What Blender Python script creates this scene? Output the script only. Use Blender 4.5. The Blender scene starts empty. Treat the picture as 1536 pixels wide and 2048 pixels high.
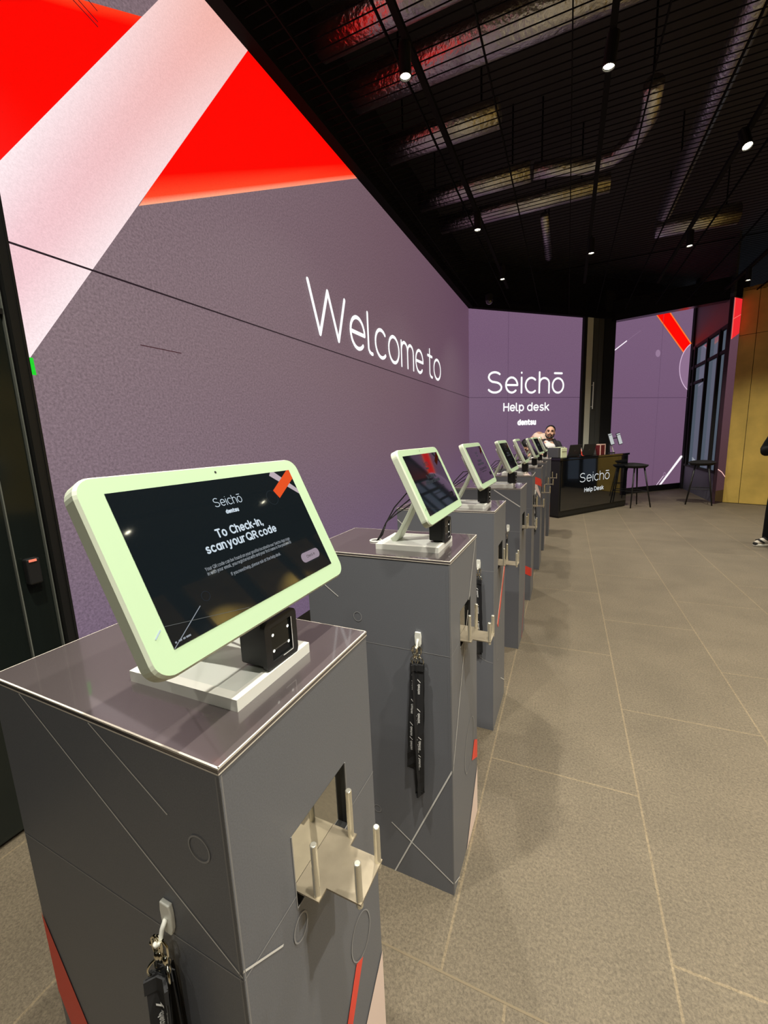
import bpy, bmesh, math, random
from mathutils import Vector, Matrix
random.seed(7)
S = bpy.context.scene
COL = S.collection
PI = math.pi
# ---------------------------------------------------------------- camera
cam_d = bpy.data.cameras.new('camera'); cam = bpy.data.objects.new('camera', cam_d); COL.objects.link(cam)
cam_d.sensor_fit = 'VERTICAL'; cam_d.sensor_height = 36.0; cam_d.lens = 823.957 * 36.0 / 2048.0
cam_d.clip_start = 0.02; cam_d.clip_end = 100
PITCH, ROLL, YAW, EYE = math.radians(9.711), math.radians(-2.344), math.radians(-24.033), 1.43
_f = Vector((math.sin(YAW)*math.cos(PITCH), math.cos(YAW)*math.cos(PITCH), -math.sin(PITCH)))
_r = Vector((math.cos(YAW), -math.sin(YAW), 0)); _u = _r.cross(_f)
_r2 = _r*math.cos(ROLL) + _u*math.sin(ROLL); _u2 = -_r*math.sin(ROLL) + _u*math.cos(ROLL)
cam.matrix_world = Matrix(((_r2.x, _u2.x, -_f.x, 0), (_r2.y, _u2.y, -_f.y, 0), (_r2.z, _u2.z, -_f.z, EYE), (0, 0, 0, 1)))
S.camera = cam
# ---------------------------------------------------------------- world, exposure
w = bpy.data.worlds.new('dusk'); S.world = w; w.use_nodes = True
w.node_tree.nodes['Background'].inputs[0].default_value = (0.100, 0.118, 0.150, 1)
w.node_tree.nodes['Background'].inputs[1].default_value = 1.0
S.view_settings.view_transform = 'Standard'; S.view_settings.look = 'None'
S.view_settings.exposure = 0.0; S.view_settings.gamma = 1.0; S.view_settings.use_curve_mapping = False
SPOT_W = 140.0           # watts of one ceiling spot
SPOT_COL = (1.0, 0.955, 0.83)
# ---------------------------------------------------------------- colours and materials
def lin(c):
    return tuple(((v/255.0)/12.92 if v/255.0 <= 0.04045 else ((v/255.0+0.055)/1.055)**2.4) for v in c)
MATS = {}
def mat(name, col, rough=0.5, metal=0.0, bump=None, var=None, coat=0.0, spec=0.5, trans=0.0, ior=1.45):
    """col linear rgb; bump=(scale,strength,dist); var=(scale,amount) value mottling"""
    if name in MATS: return MATS[name]
    m = bpy.data.materials.new(name); m.use_nodes = True; nt = m.node_tree; b = nt.nodes['Principled BSDF']
    b.inputs['Base Color'].default_value = (*col, 1); b.inputs['Roughness'].default_value = rough
    b.inputs['Metallic'].default_value = metal; b.inputs['Coat Weight'].default_value = coat; b.inputs['Coat Roughness'].default_value = 0.05
    b.inputs['Specular IOR Level'].default_value = spec; b.inputs['Transmission Weight'].default_value = trans; b.inputs['IOR'].default_value = ior
    tc = nt.nodes.new('ShaderNodeTexCoord')
    if bump:
        n = nt.nodes.new('ShaderNodeTexNoise'); n.inputs['Scale'].default_value = bump[0]; n.inputs['Detail'].default_value = 3
        bp = nt.nodes.new('ShaderNodeBump'); bp.inputs['Strength'].default_value = bump[1]; bp.inputs['Distance'].default_value = bump[2]
        nt.links.new(tc.outputs['Object'], n.inputs['Vector']); nt.links.new(n.outputs['Fac'], bp.inputs['Height']); nt.links.new(bp.outputs['Normal'], b.inputs['Normal'])
    if var:
        n = nt.nodes.new('ShaderNodeTexNoise'); n.inputs['Scale'].default_value = var[0]; n.inputs['Detail'].default_value = 4
        r = nt.nodes.new('ShaderNodeValToRGB'); a = var[1]
        r.color_ramp.elements[0].position = 0.3; r.color_ramp.elements[1].position = 0.7
        r.color_ramp.elements[0].color = (*[max(0, c*(1-a)) for c in col], 1); r.color_ramp.elements[1].color = (*[c*(1+a) for c in col], 1)
        nt.links.new(tc.outputs['Object'], n.inputs['Vector']); nt.links.new(n.outputs['Fac'], r.inputs['Fac']); nt.links.new(r.outputs['Color'], b.inputs['Base Color'])
    MATS[name] = m; return m
def emit(name, col, strength=1.0):
    if name in MATS: return MATS[name]
    m = bpy.data.materials.new(name); m.use_nodes = True; nt = m.node_tree; nt.nodes.remove(nt.nodes['Principled BSDF'])
    e = nt.nodes.new('ShaderNodeEmission'); e.inputs[0].default_value = (*col, 1); e.inputs[1].default_value = strength
    nt.links.new(e.outputs[0], nt.nodes['Material Output'].inputs[0]); MATS[name] = m; return m
def led_material(name='led_pixels', amt=0.26, scale=95):
    """LED wall: picture stored as a colour attribute, broken into grainy pixels"""
    m = bpy.data.materials.new(name); m.use_nodes = True; nt = m.node_tree; b = nt.nodes['Principled BSDF']
    a = nt.nodes.new('ShaderNodeAttribute'); a.attribute_name = 'Col'
    tc = nt.nodes.new('ShaderNodeTexCoord')
    n = nt.nodes.new('ShaderNodeTexNoise'); n.inputs['Scale'].default_value = scale; n.inputs['Detail'].default_value = 3; n.inputs['Roughness'].default_value = 0.75
    r = nt.nodes.new('ShaderNodeMapRange'); r.inputs[1].default_value = 0.3; r.inputs[2].default_value = 0.7; r.inputs[3].default_value = 1-amt; r.inputs[4].default_value = 1+amt
    mx = nt.nodes.new('ShaderNodeVectorMath'); mx.operation = 'SCALE'
    nt.links.new(tc.outputs['Object'], n.inputs['Vector']); nt.links.new(n.outputs['Fac'], r.inputs[0])
    nt.links.new(a.outputs['Color'], mx.inputs[0]); nt.links.new(r.outputs[0], mx.inputs['Scale'])
    b.inputs['Base Color'].default_value = (0.012, 0.012, 0.012, 1); b.inputs['Roughness'].default_value = 0.6; b.inputs['Specular IOR Level'].default_value = 0.2
    nt.links.new(mx.outputs[0], b.inputs['Emission Color']); b.inputs['Emission Strength'].default_value = 1.0
    return m
LED = [led_material('led_pixels', .34, 95), led_material('led_pixels_bright', .10, 170)]
M = dict(
    black=mat('black_metal', (0.010, 0.010, 0.010), 0.42), matte=mat('matte_black', (0.012, 0.011, 0.011), 0.8),
    glossblack=mat('gloss_black_panel', (0.004, 0.005, 0.007), 0.04, coat=1.0, ior=1.7),
    darkglass=mat('dark_tinted_panel', (0.010, 0.014, 0.012), 0.12), strip=mat('brushed_dark_strip', (0.16, 0.17, 0.15), 0.4),
    lam=mat('grey_laminate', (0.152, 0.158, 0.178), 0.42, bump=(420, 0.12, 0.0006), var=(500, 0.10)),
    lamtop=mat('grey_laminate_top', (0.082, 0.068, 0.070), 0.22, bump=(420, 0.04, 0.0004), spec=1.0, coat=1.0),
    cream=mat('cream_edge', (0.72, 0.66, 0.58), 0.5), line=mat('white_print_line', (0.75, 0.74, 0.72), 0.5),
    faint=mat('faint_grey_print_line', (0.30, 0.30, 0.31), 0.5), worn=mat('worn_edge', (0.24, 0.235, 0.235), 0.5),
    redp=mat('red_print', (0.86, 0.075, 0.045), 0.45), pinkp=mat('pale_pink_print', (0.86, 0.68, 0.60), 0.5),
    steel=mat('brushed_steel', (0.36, 0.305, 0.225), 0.40, 0.6, bump=(60, 0.05, 0.0005), var=(25, 0.12)), rod=mat('polished_steel_rod', (0.80, 0.77, 0.66), 0.24, 0.8),
    mirror=mat('polished_steel_liner', (0.50, 0.50, 0.47), 0.05, 1.0),
    bezel=mat('greenish_white_bezel', (0.45, 0.61, 0.40), 0.4), shell=mat('cream_white_plastic', (0.70, 0.76, 0.62), 0.4),
    plate=mat('white_base_plate', (0.88, 0.88, 0.82), 0.35), platein=mat('white_plate_recess', (0.70, 0.72, 0.68), 0.3),
    screen=mat('dark_glass_screen', (0.006, 0.009, 0.012), 0.03, coat=1.0, ior=1.65), cable=mat('black_cable', (0.012, 0.012, 0.012), 0.5),
    plastic=mat('black_plastic', (0.016, 0.016, 0.017), 0.45), window=mat('scanner_window', (0.01, 0.012, 0.012), 0.05),
    strap=mat('black_woven_strap', (0.014, 0.014, 0.016), 0.75, bump=(900, 0.4, 0.0004)), chrome=mat('chrome', (0.80, 0.76, 0.62), 0.12, 1.0),
    hook=mat('white_hook_plastic', (0.85, 0.85, 0.78), 0.3), mark=mat('white_strap_print', (0.85, 0.85, 0.85), 0.5),
    foil=mat('crinkled_foil', (0.72, 0.70, 0.68), 0.30, 1.0, bump=(34, 0.8, 0.012)),
    gold=mat('gold_wall_panel', (0.66, 0.46, 0.11), 0.45, 0.10, bump=(7, 0.15, 0.01), var=(3.0, 0.16)),
    purplewall=mat('dark_plum_panel', (0.05, 0.026, 0.038), 0.10),
    column=mat('pale_grey_column', (0.80, 0.80, 0.68), 0.5), dgrey=mat('dark_grey_panel', (0.085, 0.085, 0.075), 0.5),
    skin=mat('skin', (0.66, 0.38, 0.265), 0.5), hair=mat('black_hair', (0.008, 0.007, 0.007), 0.6), tee=mat('white_tee', (0.90, 0.87, 0.85), 0.8),
    jacket=mat('dark_jacket', (0.022, 0.020, 0.026), 0.8), blackcloth=mat('black_cloth', (0.006, 0.006, 0.007), 0.9, spec=0.15),
    beige=mat('beige_cloth', (0.86, 0.66, 0.54), 0.85), eye=mat('eye_dark', (0.02, 0.012, 0.01), 0.2), lip=mat('lips', (0.36, 0.14, 0.11), 0.5),
    shoew=mat('pale_shoe_leather', (0.66, 0.60, 0.50), 0.5), sole=mat('white_shoe_sole', (0.80, 0.78, 0.70), 0.5),
    printer=mat('pale_green_printer', (0.66, 0.70, 0.46), 0.4), pgrey=mat('printer_grey_side', (0.06, 0.06, 0.065), 0.5),
    laptop=mat('charcoal_laptop', (0.022, 0.022, 0.025), 0.4), redbox=mat('dark_red_box', (0.11, 0.008, 0.010), 0.5), pale=mat('pale_pink_strap', (0.75, 0.50, 0.42), 0.6),
    sill=mat('blue_grey_sill', (0.13, 0.14, 0.165), 0.6), glass=mat('window_glass', (0.9, 0.95, 1.0), 0.02, trans=1.0, ior=1.1),
    concrete=mat('black_painted_slab', (0.010, 0.0095, 0.010), 0.95, spec=0.1),
    whitee=emit('white_led_letters', (1.0, 1.0, 1.0), 1.1), scr=emit('screen_text_white', (0.62, 0.72, 0.80), 1.0), scrdim=emit('screen_text_dim', (0.30, 0.33, 0.36), 1.0),
    scrorange=emit('screen_orange', (0.80, 0.090, 0.020), 1.0), scrpale=emit('screen_pale_lilac', (0.50, 0.42, 0.46), 1.0), scrbtn=emit('screen_button', (0.32, 0.26, 0.31), 1.0),
    scrring=emit('screen_faint_ring', (0.03, 0.04, 0.05), 1.0), deskw=emit('desk_letters', (0.66, 0.69, 0.70), 1.0), phone=emit('phone_screen', (0.50, 0.53, 0.52), 1.0),
    dot=emit('scanner_led', (1.0, 0.97, 0.85), 2.2), lens=emit('spot_lens', (1.0, 0.93, 0.70), 22.0), redled=emit('reader_red_led', (1.0, 0.25, 0.15), 1.0), greenled=emit('green_led', (0.01, 0.70, 0.03), 1.0),
)
# ---------------------------------------------------------------- mesh builder
class MB:
    def __init__(s): s.v = []; s.f = []; s.m = []; s.c = []
    def add(s, vs, fs, m=0, cols=None):
        o = len(s.v); s.v += [tuple(v) for v in vs]
        for f in fs:
            s.f.append([o+i for i in f]); s.m.append(m); s.c.append([(cols[i] if isinstance(cols, list) else cols) for i in f] if cols else None)
        return s
    def poly(s, pts, m=0, cols=None): return s.add(pts, [list(range(len(pts)))], m, cols)
    def box(s, a, b, m=0, mx=None):
        (x0, y0, z0), (x1, y1, z1) = a, b
        vs = [Vector(p) for p in ((x0,y0,z0),(x1,y0,z0),(x1,y1,z0),(x0,y1,z0),(x0,y0,z1),(x1,y0,z1),(x1,y1,z1),(x0,y1,z1))]
        if mx: vs = [mx @ v for v in vs]
        return s.add(vs, [(0,3,2,1),(4,5,6,7),(0,1,5,4),(1,2,6,5),(2,3,7,6),(3,0,4,7)], m)
    def tube(s, path, r, m=0, n=10, caps=True, sq=(1, 1)):
        """path list of points, r number or list; rings swept along"""
        P = [Vector(p) for p in path]; k = len(P); R = r if isinstance(r, (list, tuple)) else [r]*k
        up = None; vs = []
        for i, p in enumerate(P):
            t = (P[min(i+1, k-1)] - P[max(i-1, 0)]).normalized()
            if up is None: up = Vector((0, 0, 1)) if abs(t.z) < 0.9 else Vector((0, 1, 0))
            a = t.cross(up).normalized(); b = a.cross(t).normalized(); up = b
            for j in range(n):
                an = 2*PI*j/n; vs.append(p + a*math.cos(an)*R[i]*sq[0] + b*math.sin(an)*R[i]*sq[1])
        fs = [(i*n+j, i*n+(j+1) % n, (i+1)*n+(j+1) % n, (i+1)*n+j) for i in range(k-1) for j in range(n)]
        if caps: fs += [tuple(range(n))[::-1], tuple((k-1)*n+j for j in range(n))]
        return s.add(vs, fs, m)
    def cyl(s, p0, p1, r0, r1=None, m=0, n=20): return s.tube([p0, p1], [r0, r0 if r1 is None else r1], m, n)
    def ball(s, c, r, m=0, nu=14, nv=9, mx=None):
        if not isinstance(r, (tuple, list)): r = (r, r, r)
        vs = []; fs = []
        for i in range(nv+1):
            th = PI*i/nv
            for j in range(nu):
                ph = 2*PI*j/nu; v = Vector((r[0]*math.sin(th)*math.cos(ph), r[1]*math.sin(th)*math.sin(ph), r[2]*math.cos(th)))
                if mx: v = mx @ v
                vs.append(Vector(c)+v)
        fs = [(i*nu+j, i*nu+(j+1) % nu, (i+1)*nu+(j+1) % nu, (i+1)*nu+j) for i in range(nv) for j in range(nu)]
        return s.add(vs, fs, m)
    def disc(s, c, ax, r, m=0, n=24, r2=None):
        ax = Vector(ax).normalized(); a = ax.orthogonal().normalized(); b = ax.cross(a); c = Vector(c); r2 = r2 or r
        return s.poly([c+a*r*math.cos(2*PI*j/n)+b*r2*math.sin(2*PI*j/n) for j in range(n)], m)
    def ring(s, c, ax, R, r, m=0, n=24, k=8):
        ax = Vector(ax).normalized(); a = ax.orthogonal().normalized(); b = ax.cross(a); c = Vector(c); vs = []
        for i in range(n):
            d = a*math.cos(2*PI*i/n)+b*math.sin(2*PI*i/n)
            for j in range(k): vs.append(c+d*(R+r*math.cos(2*PI*j/k))+ax*r*math.sin(2*PI*j/k))
        return s.add(vs, [(i*k+j, i*k+(j+1) % k, ((i+1) % n)*k+(j+1) % k, ((i+1) % n)*k+j) for i in range(n) for j in range(k)], m)
    def ribbon(s, path, wv, w, m=0, t=0.0012):
        """flat strap along path; wv width direction"""
        P = [Vector(p) for p in path]; k = len(P); vs = []
        for i, p in enumerate(P):
            tg = (P[min(i+1, k-1)]-P[max(i-1, 0)]).normalized(); W = Vector(wv[i] if isinstance(wv, list) else wv).normalized(); N = tg.cross(W).normalized()
            for a, b in ((-1, -1), (1, -1), (1, 1), (-1, 1)): vs.append(p+W*(w/2*a)+N*(t/2*b))
        fs = [(i*4+j, i*4+(j+1) % 4, (i+1)*4+(j+1) % 4, (i+1)*4+j) for i in range(k-1) for j in range(4)]+[(3, 2, 1, 0), tuple((k-1)*4+j for j in range(4))]
        return s.add(vs, fs, m)
    def prism(s, outline, fn, m=0):
        """outline 2d list extruded between fn(p,0) and fn(p,1)"""
        n = len(outline); vs = [fn(p, 0) for p in outline]+[fn(p, 1) for p in outline]
        return s.add(vs, [tuple(range(n))[::-1], tuple(range(n, 2*n))]+[(i, (i+1) % n, n+(i+1) % n, n+i) for i in range(n)], m)
    def build(s, name, mats, parent=None, loc=None, rot=None, smooth=False, bevel=0, seg=2, remesh=0, sm=0, weld=False):
        me = bpy.data.meshes.new(name); me.from_pydata(s.v, [], s.f)
        for mm in (mats if isinstance(mats, list) else [mats]): me.materials.append(mm)
        me.polygons.foreach_set('material_index', s.m)
        if any(c for c in s.c):
            at = me.color_attributes.new('Col', 'FLOAT_COLOR', 'CORNER'); i = 0
            for f, c in zip(s.f, s.c):
                for q in range(len(f)): at.data[i].color = (*(c[q] if c else (0, 0, 0)), 1); i += 1
        if not any(s.c) or weld:
            bm = bmesh.new(); bm.from_mesh(me)
            if weld: bmesh.ops.remove_doubles(bm, verts=bm.verts, dist=1e-5)
            bmesh.ops.recalc_face_normals(bm, faces=bm.faces); bm.to_mesh(me); bm.free()
        if smooth: me.polygons.foreach_set('use_smooth', [True]*len(me.polygons))
        o = bpy.data.objects.new(name, me); COL.objects.link(o)
        if parent is not None: o.parent = parent
        if loc is not None: o.location = loc
        if rot is not None: o.rotation_euler = rot
        if bevel:
            b = o.modifiers.new('bevel', 'BEVEL'); b.width = bevel; b.segments = seg; b.limit_method = 'ANGLE'; b.angle_limit = math.radians(40)
        if remesh:
            r = o.modifiers.new('remesh', 'REMESH'); r.mode = 'VOXEL'; r.voxel_size = remesh; r.use_smooth_shade = True
        if sm:
            q = o.modifiers.new('smooth', 'SMOOTH'); q.factor = 0.5; q.iterations = sm
        return o
def empty(name, loc=(0, 0, 0), rz=0.0):
    o = bpy.data.objects.new(name, None); COL.objects.link(o); o.location = loc; o.rotation_euler = (0, 0, rz); o.empty_display_size = 0.1; return o
def tag(o, label, cat, group=None, kind=None):
    o['label'] = label; o['category'] = cat
    if group: o['group'] = group
    if kind: o['kind'] = kind
    return o
def struct(o, label=None, cat=None):
    o['kind'] = 'structure'
    if label: o['label'] = label
    if cat: o['category'] = cat
    return o
def dup(o, parent=None):
    c = o.copy(); COL.objects.link(c)
    if parent is not None: c.parent = parent
    for ch in list(o.children): dup(ch, c)
    return c
def rrect(x0, z0, x1, z1, r, n=6):
    pts = []
    for cx, cz, a0 in ((x1-r, z1-r, 0), (x0+r, z1-r, 90), (x0+r, z0+r, 180), (x1-r, z0+r, 270)):
        for i in range(n+1):
            a = math.radians(a0+90*i/n); pts.append((cx+r*math.cos(a), cz+r*math.sin(a)))
    return pts
# ---------------------------------------------------------------- monoline lettering
def arc(cx, cy, rx, ry, a0, a1, n=16): return [(cx+rx*math.cos(math.radians(a0+(a1-a0)*i/n)), cy+ry*math.sin(math.radians(a0+(a1-a0)*i/n))) for i in range(n+1)]
X = 0.76
def _glyphs():
    h = X/2; g = {}
    O = lambda cx=.27, rx=.27: arc(cx, h, rx, h, 0, 360, 24)
    g['o'] = ([O()], .54); g['ō'] = ([O(), [(.09, 1.02), (.45, 1.02)]], .54)
    g['e'] = ([[(.02, h)]+[(.54, h)]+arc(.28, h, .26, h, 0, 315, 22)], .54)
    g['c'] = ([arc(.27, h, .27, h, 48, 312, 20)], .48)
    g['a'] = ([O(.25, .25), [(.50, X), (.50, 0)]], .50); g['d'] = ([O(.25, .25), [(.50, 1.05), (.50, 0)]], .50)
    g['b'] = ([O(.27, .25), [(.02, 1.05), (.02, 0)]], .52); g['p'] = ([O(.27, .25), [(.02, X), (.02, -.30)]], .52)
    g['q'] = ([O(.25, .25), [(.50, X), (.50, -.30)]], .50); g['g'] = ([O(.25, .25), [(.50, X), (.50, -.06)]+arc(.26, -.06, .24, .24, 0, -150, 10)], .50)
    g['l'] = ([[(0, 1.02), (0, .14)]+arc(.14, .14, .14, .14, 180, 280, 6)], .16); g['i'] = ([[(.02, X), (.02, 0)], [(.02, 1.0), (.02, 1.01)]], .04)
    g['h'] = ([[(0, 1.05), (0, 0)], [(0, .48)]+arc(.24, .50, .23, .26, 170, 0, 10)+[(.47, 0)]], .47)
    g['n'] = ([[(0, X), (0, 0)], [(0, .48)]+arc(.23, .50, .22, .26, 170, 0, 10)+[(.45, 0)]], .45)
    g['m'] = ([[(0, X), (0, 0)], [(0, .50)]+arc(.19, .53, .18, .23, 170, 0, 9)+[(.37, 0)], [(.37, .50)]+arc(.56, .53, .18, .23, 170, 0, 9)+[(.74, 0)]], .74)
    g['r'] = ([[(0, X), (0, 0)], [(0, .45)]+arc(.24, .50, .23, .26, 170, 75, 7)], .28)
    g['u'] = ([[(0, X), (0, .26)]+arc(.22, .26, .22, .26, 180, 350, 10), [(.45, X), (.45, 0)]], .45)
    g['t'] = ([[(.14, 1.0), (.14, .16)]+arc(.30, .16, .16, .16, 180, 280, 6), [(0, X), (.32, X)]], .34)
    g['f'] = ([arc(.26, .86, .15, .18, 80, 180, 7)+[(.11, 0)], [(0, X), (.28, X)]], .30)
    g['s'] = ([arc(.21, .565, .18, .195, 45, 255, 12)[:-1]+arc(.20, .19, .20, .19, 85, -150, 14)], .40)
    g['k'] = ([[(0, 1.05), (0, 0)], [(.40, X), (.02, .33)], [(.14, .44), (.43, 0)]], .43)
    g['y'] = ([[(0, X), (.22, .02)], [(.45, X), (.14, -.28), (.03, -.30)]], .45)
    g['v'] = ([[(0, X), (.22, 0), (.45, X)]], .45); g['w'] = ([[(0, X), (.19, 0), (.38, X), (.57, 0), (.76, X)]], .76)
    g['x'] = ([[(0, X), (.42, 0)], [(.42, X), (0, 0)]], .42); g['z'] = ([[(0, X), (.4, X), (0, 0), (.42, 0)]], .42)
    g['W'] = ([[(0, 1), (.25, 0), (.52, .98), (.79, 0), (1.04, 1)]], 1.04)
    g['S'] = ([arc(.30, .755, .27, .245, 40, 262, 14)[:-1]+arc(.29, .255, .30, .255, 82, -150, 16)], .60)
    g['H'] = ([[(0, 1), (0, 0)], [(.56, 1), (.56, 0)], [(0, .52), (.56, .52)]], .56)
    g['D'] = ([[(0, 1), (0, 0)]+arc(.20, .5, .38, .5, -90, 90, 14)+[(0, 1)]], .58)
    g['T'] = ([[(0, 1), (.58, 1)], [(.29, 1), (.29, 0)]], .58); g['C'] = ([arc(.40, .5, .38, .5, 48, 312, 20)], .66)
    g['I'] = ([[(.02, 1), (.02, 0)]], .04); g['Q'] = ([arc(.40, .5, .40, .5, 0, 360, 26), [(.46, .24), (.80, -.04)]], .80)
    g['R'] = ([[(0, 0), (0, 1)]+arc(.26, .75, .26, .25, 90, -90, 12)+[(0, .5)], [(.28, .5), (.54, 0)]], .54)
    g['Y'] = ([[(0, 1), (.28, .45), (.56, 1)], [(.28, .45), (.28, 0)]], .56); g['A'] = ([[(0, 0), (.30, 1), (.60, 0)], [(.11, .35), (.49, .35)]], .60)
    g['-'] = ([[(0, .40), (.26, .40)]], .26); g[','] = ([[(.05, .04), (0, -.16)]], .06); g['.'] = ([[(.02, .0), (.02, .02)]], .04)
    g['('] = ([arc(.30, .4, .28, .62, 130, 230, 8)], .14); g[')'] = ([arc(-.16, .4, .28, .62, 50, -50, 8)], .12)
    return g
GL = _glyphs()
def text2d(text, x0, z0, cap, stroke, x1=None, sp=0.20, center=False):
    """list of convex polygons (2d) for the text; stroke as a fraction of cap"""
    adv = []; x = 0
    for ch in text:
        if ch == ' ': x += .38; continue
        st, wd = GL[ch]; adv.append((x, st)); x += wd+sp
    tot = x-sp; sx = (x1-x0)/tot if x1 is not None else cap
    if center: x0 = x0-tot*sx/2
    hw = stroke*cap/2; inset = hw/cap; P = []
    T = lambda p, ox: (x0+(p[0]+ox)*sx, z0+hw+p[1]*(cap-2*hw))
    for ox, st in adv:
        for ln in st:
            q = [T(p, ox) for p in ln]
            for a, b in zip(q[:-1], q[1:]):
                dx, dz = b[0]-a[0], b[1]-a[1]; L = math.hypot(dx, dz)
                if L < 1e-9: continue
                nx, nz = -dz/L*hw, dx/L*hw
                P.append([(a[0]-nx, a[1]-nz), (b[0]-nx, b[1]-nz), (b[0]+nx, b[1]+nz), (a[0]+nx, a[1]+nz)])
            step = 1 if len(q) < 6 else 2
            for c in (q if len(q) < 6 else [q[0], q[-1]]+q[1:-1:step]):
                P.append([(c[0]+hw*math.cos(2*PI*j/10), c[1]+hw*math.sin(2*PI*j/10)) for j in range(10)])
    return P
def lettering(mb, polys, fn, m=0):
    for p in polys: mb.poly([fn(a, b) for a, b in p], m)
def line2(a, b, wd):
    dx, dz = b[0]-a[0], b[1]-a[1]; L = math.hypot(dx, dz); nx, nz = -dz/L*wd/2, dx/L*wd/2
    return [(a[0]-nx, a[1]-nz), (b[0]-nx, b[1]-nz), (b[0]+nx, b[1]+nz), (a[0]+nx, a[1]+nz)]
def ring2(c, rx, rz, wd, a0=0, a1=360, n=36, tilt=0):
    P = []; ct, st = math.cos(tilt), math.sin(tilt)
    for i in range(n):
        q = []
        for (k, r) in ((i, 0), (i+1, 0), (i+1, wd), (i, wd)):
            a = math.radians(a0+(a1-a0)*k/n); x, z = (rx-r)*math.cos(a), (rz-r)*math.sin(a); q.append((c[0]+x*ct-z*st, c[1]+x*st+z*ct))
        P.append(q)
    return P
# ================================================================ SETTING
CEIL = 3.76
# floor : grey-brown granite slabs, 0.57 x 1.16, pale joints
def floor_mat(name, x0, y0):
    m = bpy.data.materials.new(name); m.use_nodes = True; nt = m.node_tree; b = nt.nodes['Principled BSDF']; N = nt.nodes.new; Lk = nt.links.new
    tc = N('ShaderNodeTexCoord'); sep = N('ShaderNodeSeparateXYZ'); cmb = N('ShaderNodeCombineXYZ'); Lk(tc.outputs['Object'], sep.inputs[0])
    ax = N('ShaderNodeMath'); ax.operation = 'SUBTRACT'; ax.inputs[1].default_value = x0; ay = N('ShaderNodeMath'); ay.operation = 'SUBTRACT'; ay.inputs[1].default_value = y0
    Lk(sep.outputs[0], ax.inputs[0]); Lk(sep.outputs[1], ay.inputs[0]); Lk(ay.outputs[0], cmb.inputs[0]); Lk(ax.outputs[0], cmb.inputs[1])
    br = N('ShaderNodeTexBrick'); br.inputs['Scale'].default_value = 1; br.inputs['Brick Width'].default_value = 1.155; br.inputs['Row Height'].default_value = 0.575; br.inputs['Mortar Size'].default_value = 0.0042; br.inputs['Mortar Smooth'].default_value = 0.3
    br.inputs['Color1'].default_value = (0.124, 0.100, 0.068, 1); br.inputs['Color2'].default_value = (0.136, 0.110, 0.075, 1); br.inputs['Mortar'].default_value = (0.190, 0.148, 0.092, 1)
    Lk(cmb.outputs[0], br.inputs['Vector'])
    n = N('ShaderNodeTexNoise'); n.inputs['Scale'].default_value = 120; n.inputs['Detail'].default_value = 6; n.inputs['Roughness'].default_value = 0.85; n.inputs['Distortion'].default_value = 0.4; Lk(tc.outputs['Object'], n.inputs['Vector'])
    r = N('ShaderNodeMapRange'); r.inputs[1].default_value = 0.3; r.inputs[2].default_value = 0.7; r.inputs[3].default_value = 0.45; r.inputs[4].default_value = 1.70; Lk(n.outputs['Fac'], r.inputs[0])
    n2 = N('ShaderNodeTexNoise'); n2.inputs['Scale'].default_value = 3.0; n2.inputs['Detail'].default_value = 3; Lk(tc.outputs['Object'], n2.inputs['Vector'])
    r2 = N('ShaderNodeMapRange'); r2.inputs[1].default_value = 0.3; r2.inputs[2].default_value = 0.7; r2.inputs[3].default_value = 0.9; r2.inputs[4].default_value = 1.1; Lk(n2.outputs['Fac'], r2.inputs[0])
    mm = N('ShaderNodeMath'); mm.operation = 'MULTIPLY'; Lk(r.outputs[0], mm.inputs[0]); Lk(r2.outputs[0], mm.inputs[1])
    vm = N('ShaderNodeVectorMath'); vm.operation = 'SCALE'; Lk(br.outputs['Color'], vm.inputs[0]); Lk(mm.outputs[0], vm.inputs['Scale']); Lk(vm.outputs[0], b.inputs['Base Color'])
    bp = N('ShaderNodeBump'); bp.inputs['Strength'].default_value = 0.25; bp.inputs['Distance'].default_value = 0.002; Lk(n.outputs['Fac'], bp.inputs['Height']); Lk(bp.outputs[0], b.inputs['Normal'])
    b.inputs['Roughness'].default_value = 0.62; b.inputs['Specular IOR Level'].default_value = 0.35
    return m
fl = MB(); fl.box((-4.5, 0.862, -0.1), (6.5, 13.5, 0), 0); fl.box((-4.5, -5.0, -0.1), (6.5, 0.862, 0), 1); fl.poly([(-4.5, 0.857, 0.0006), (6.5, 0.857, 0.0006), (6.5, 0.863, 0.0006), (-4.5, 0.863, 0.0006)], 2)
struct(fl.build('floor', [floor_mat('granite_floor', -0.27, 1.109), floor_mat('granite_floor_near', -0.10, 0.862), mat('grout', (0.185, 0.145, 0.09), 0.8)]))
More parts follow.
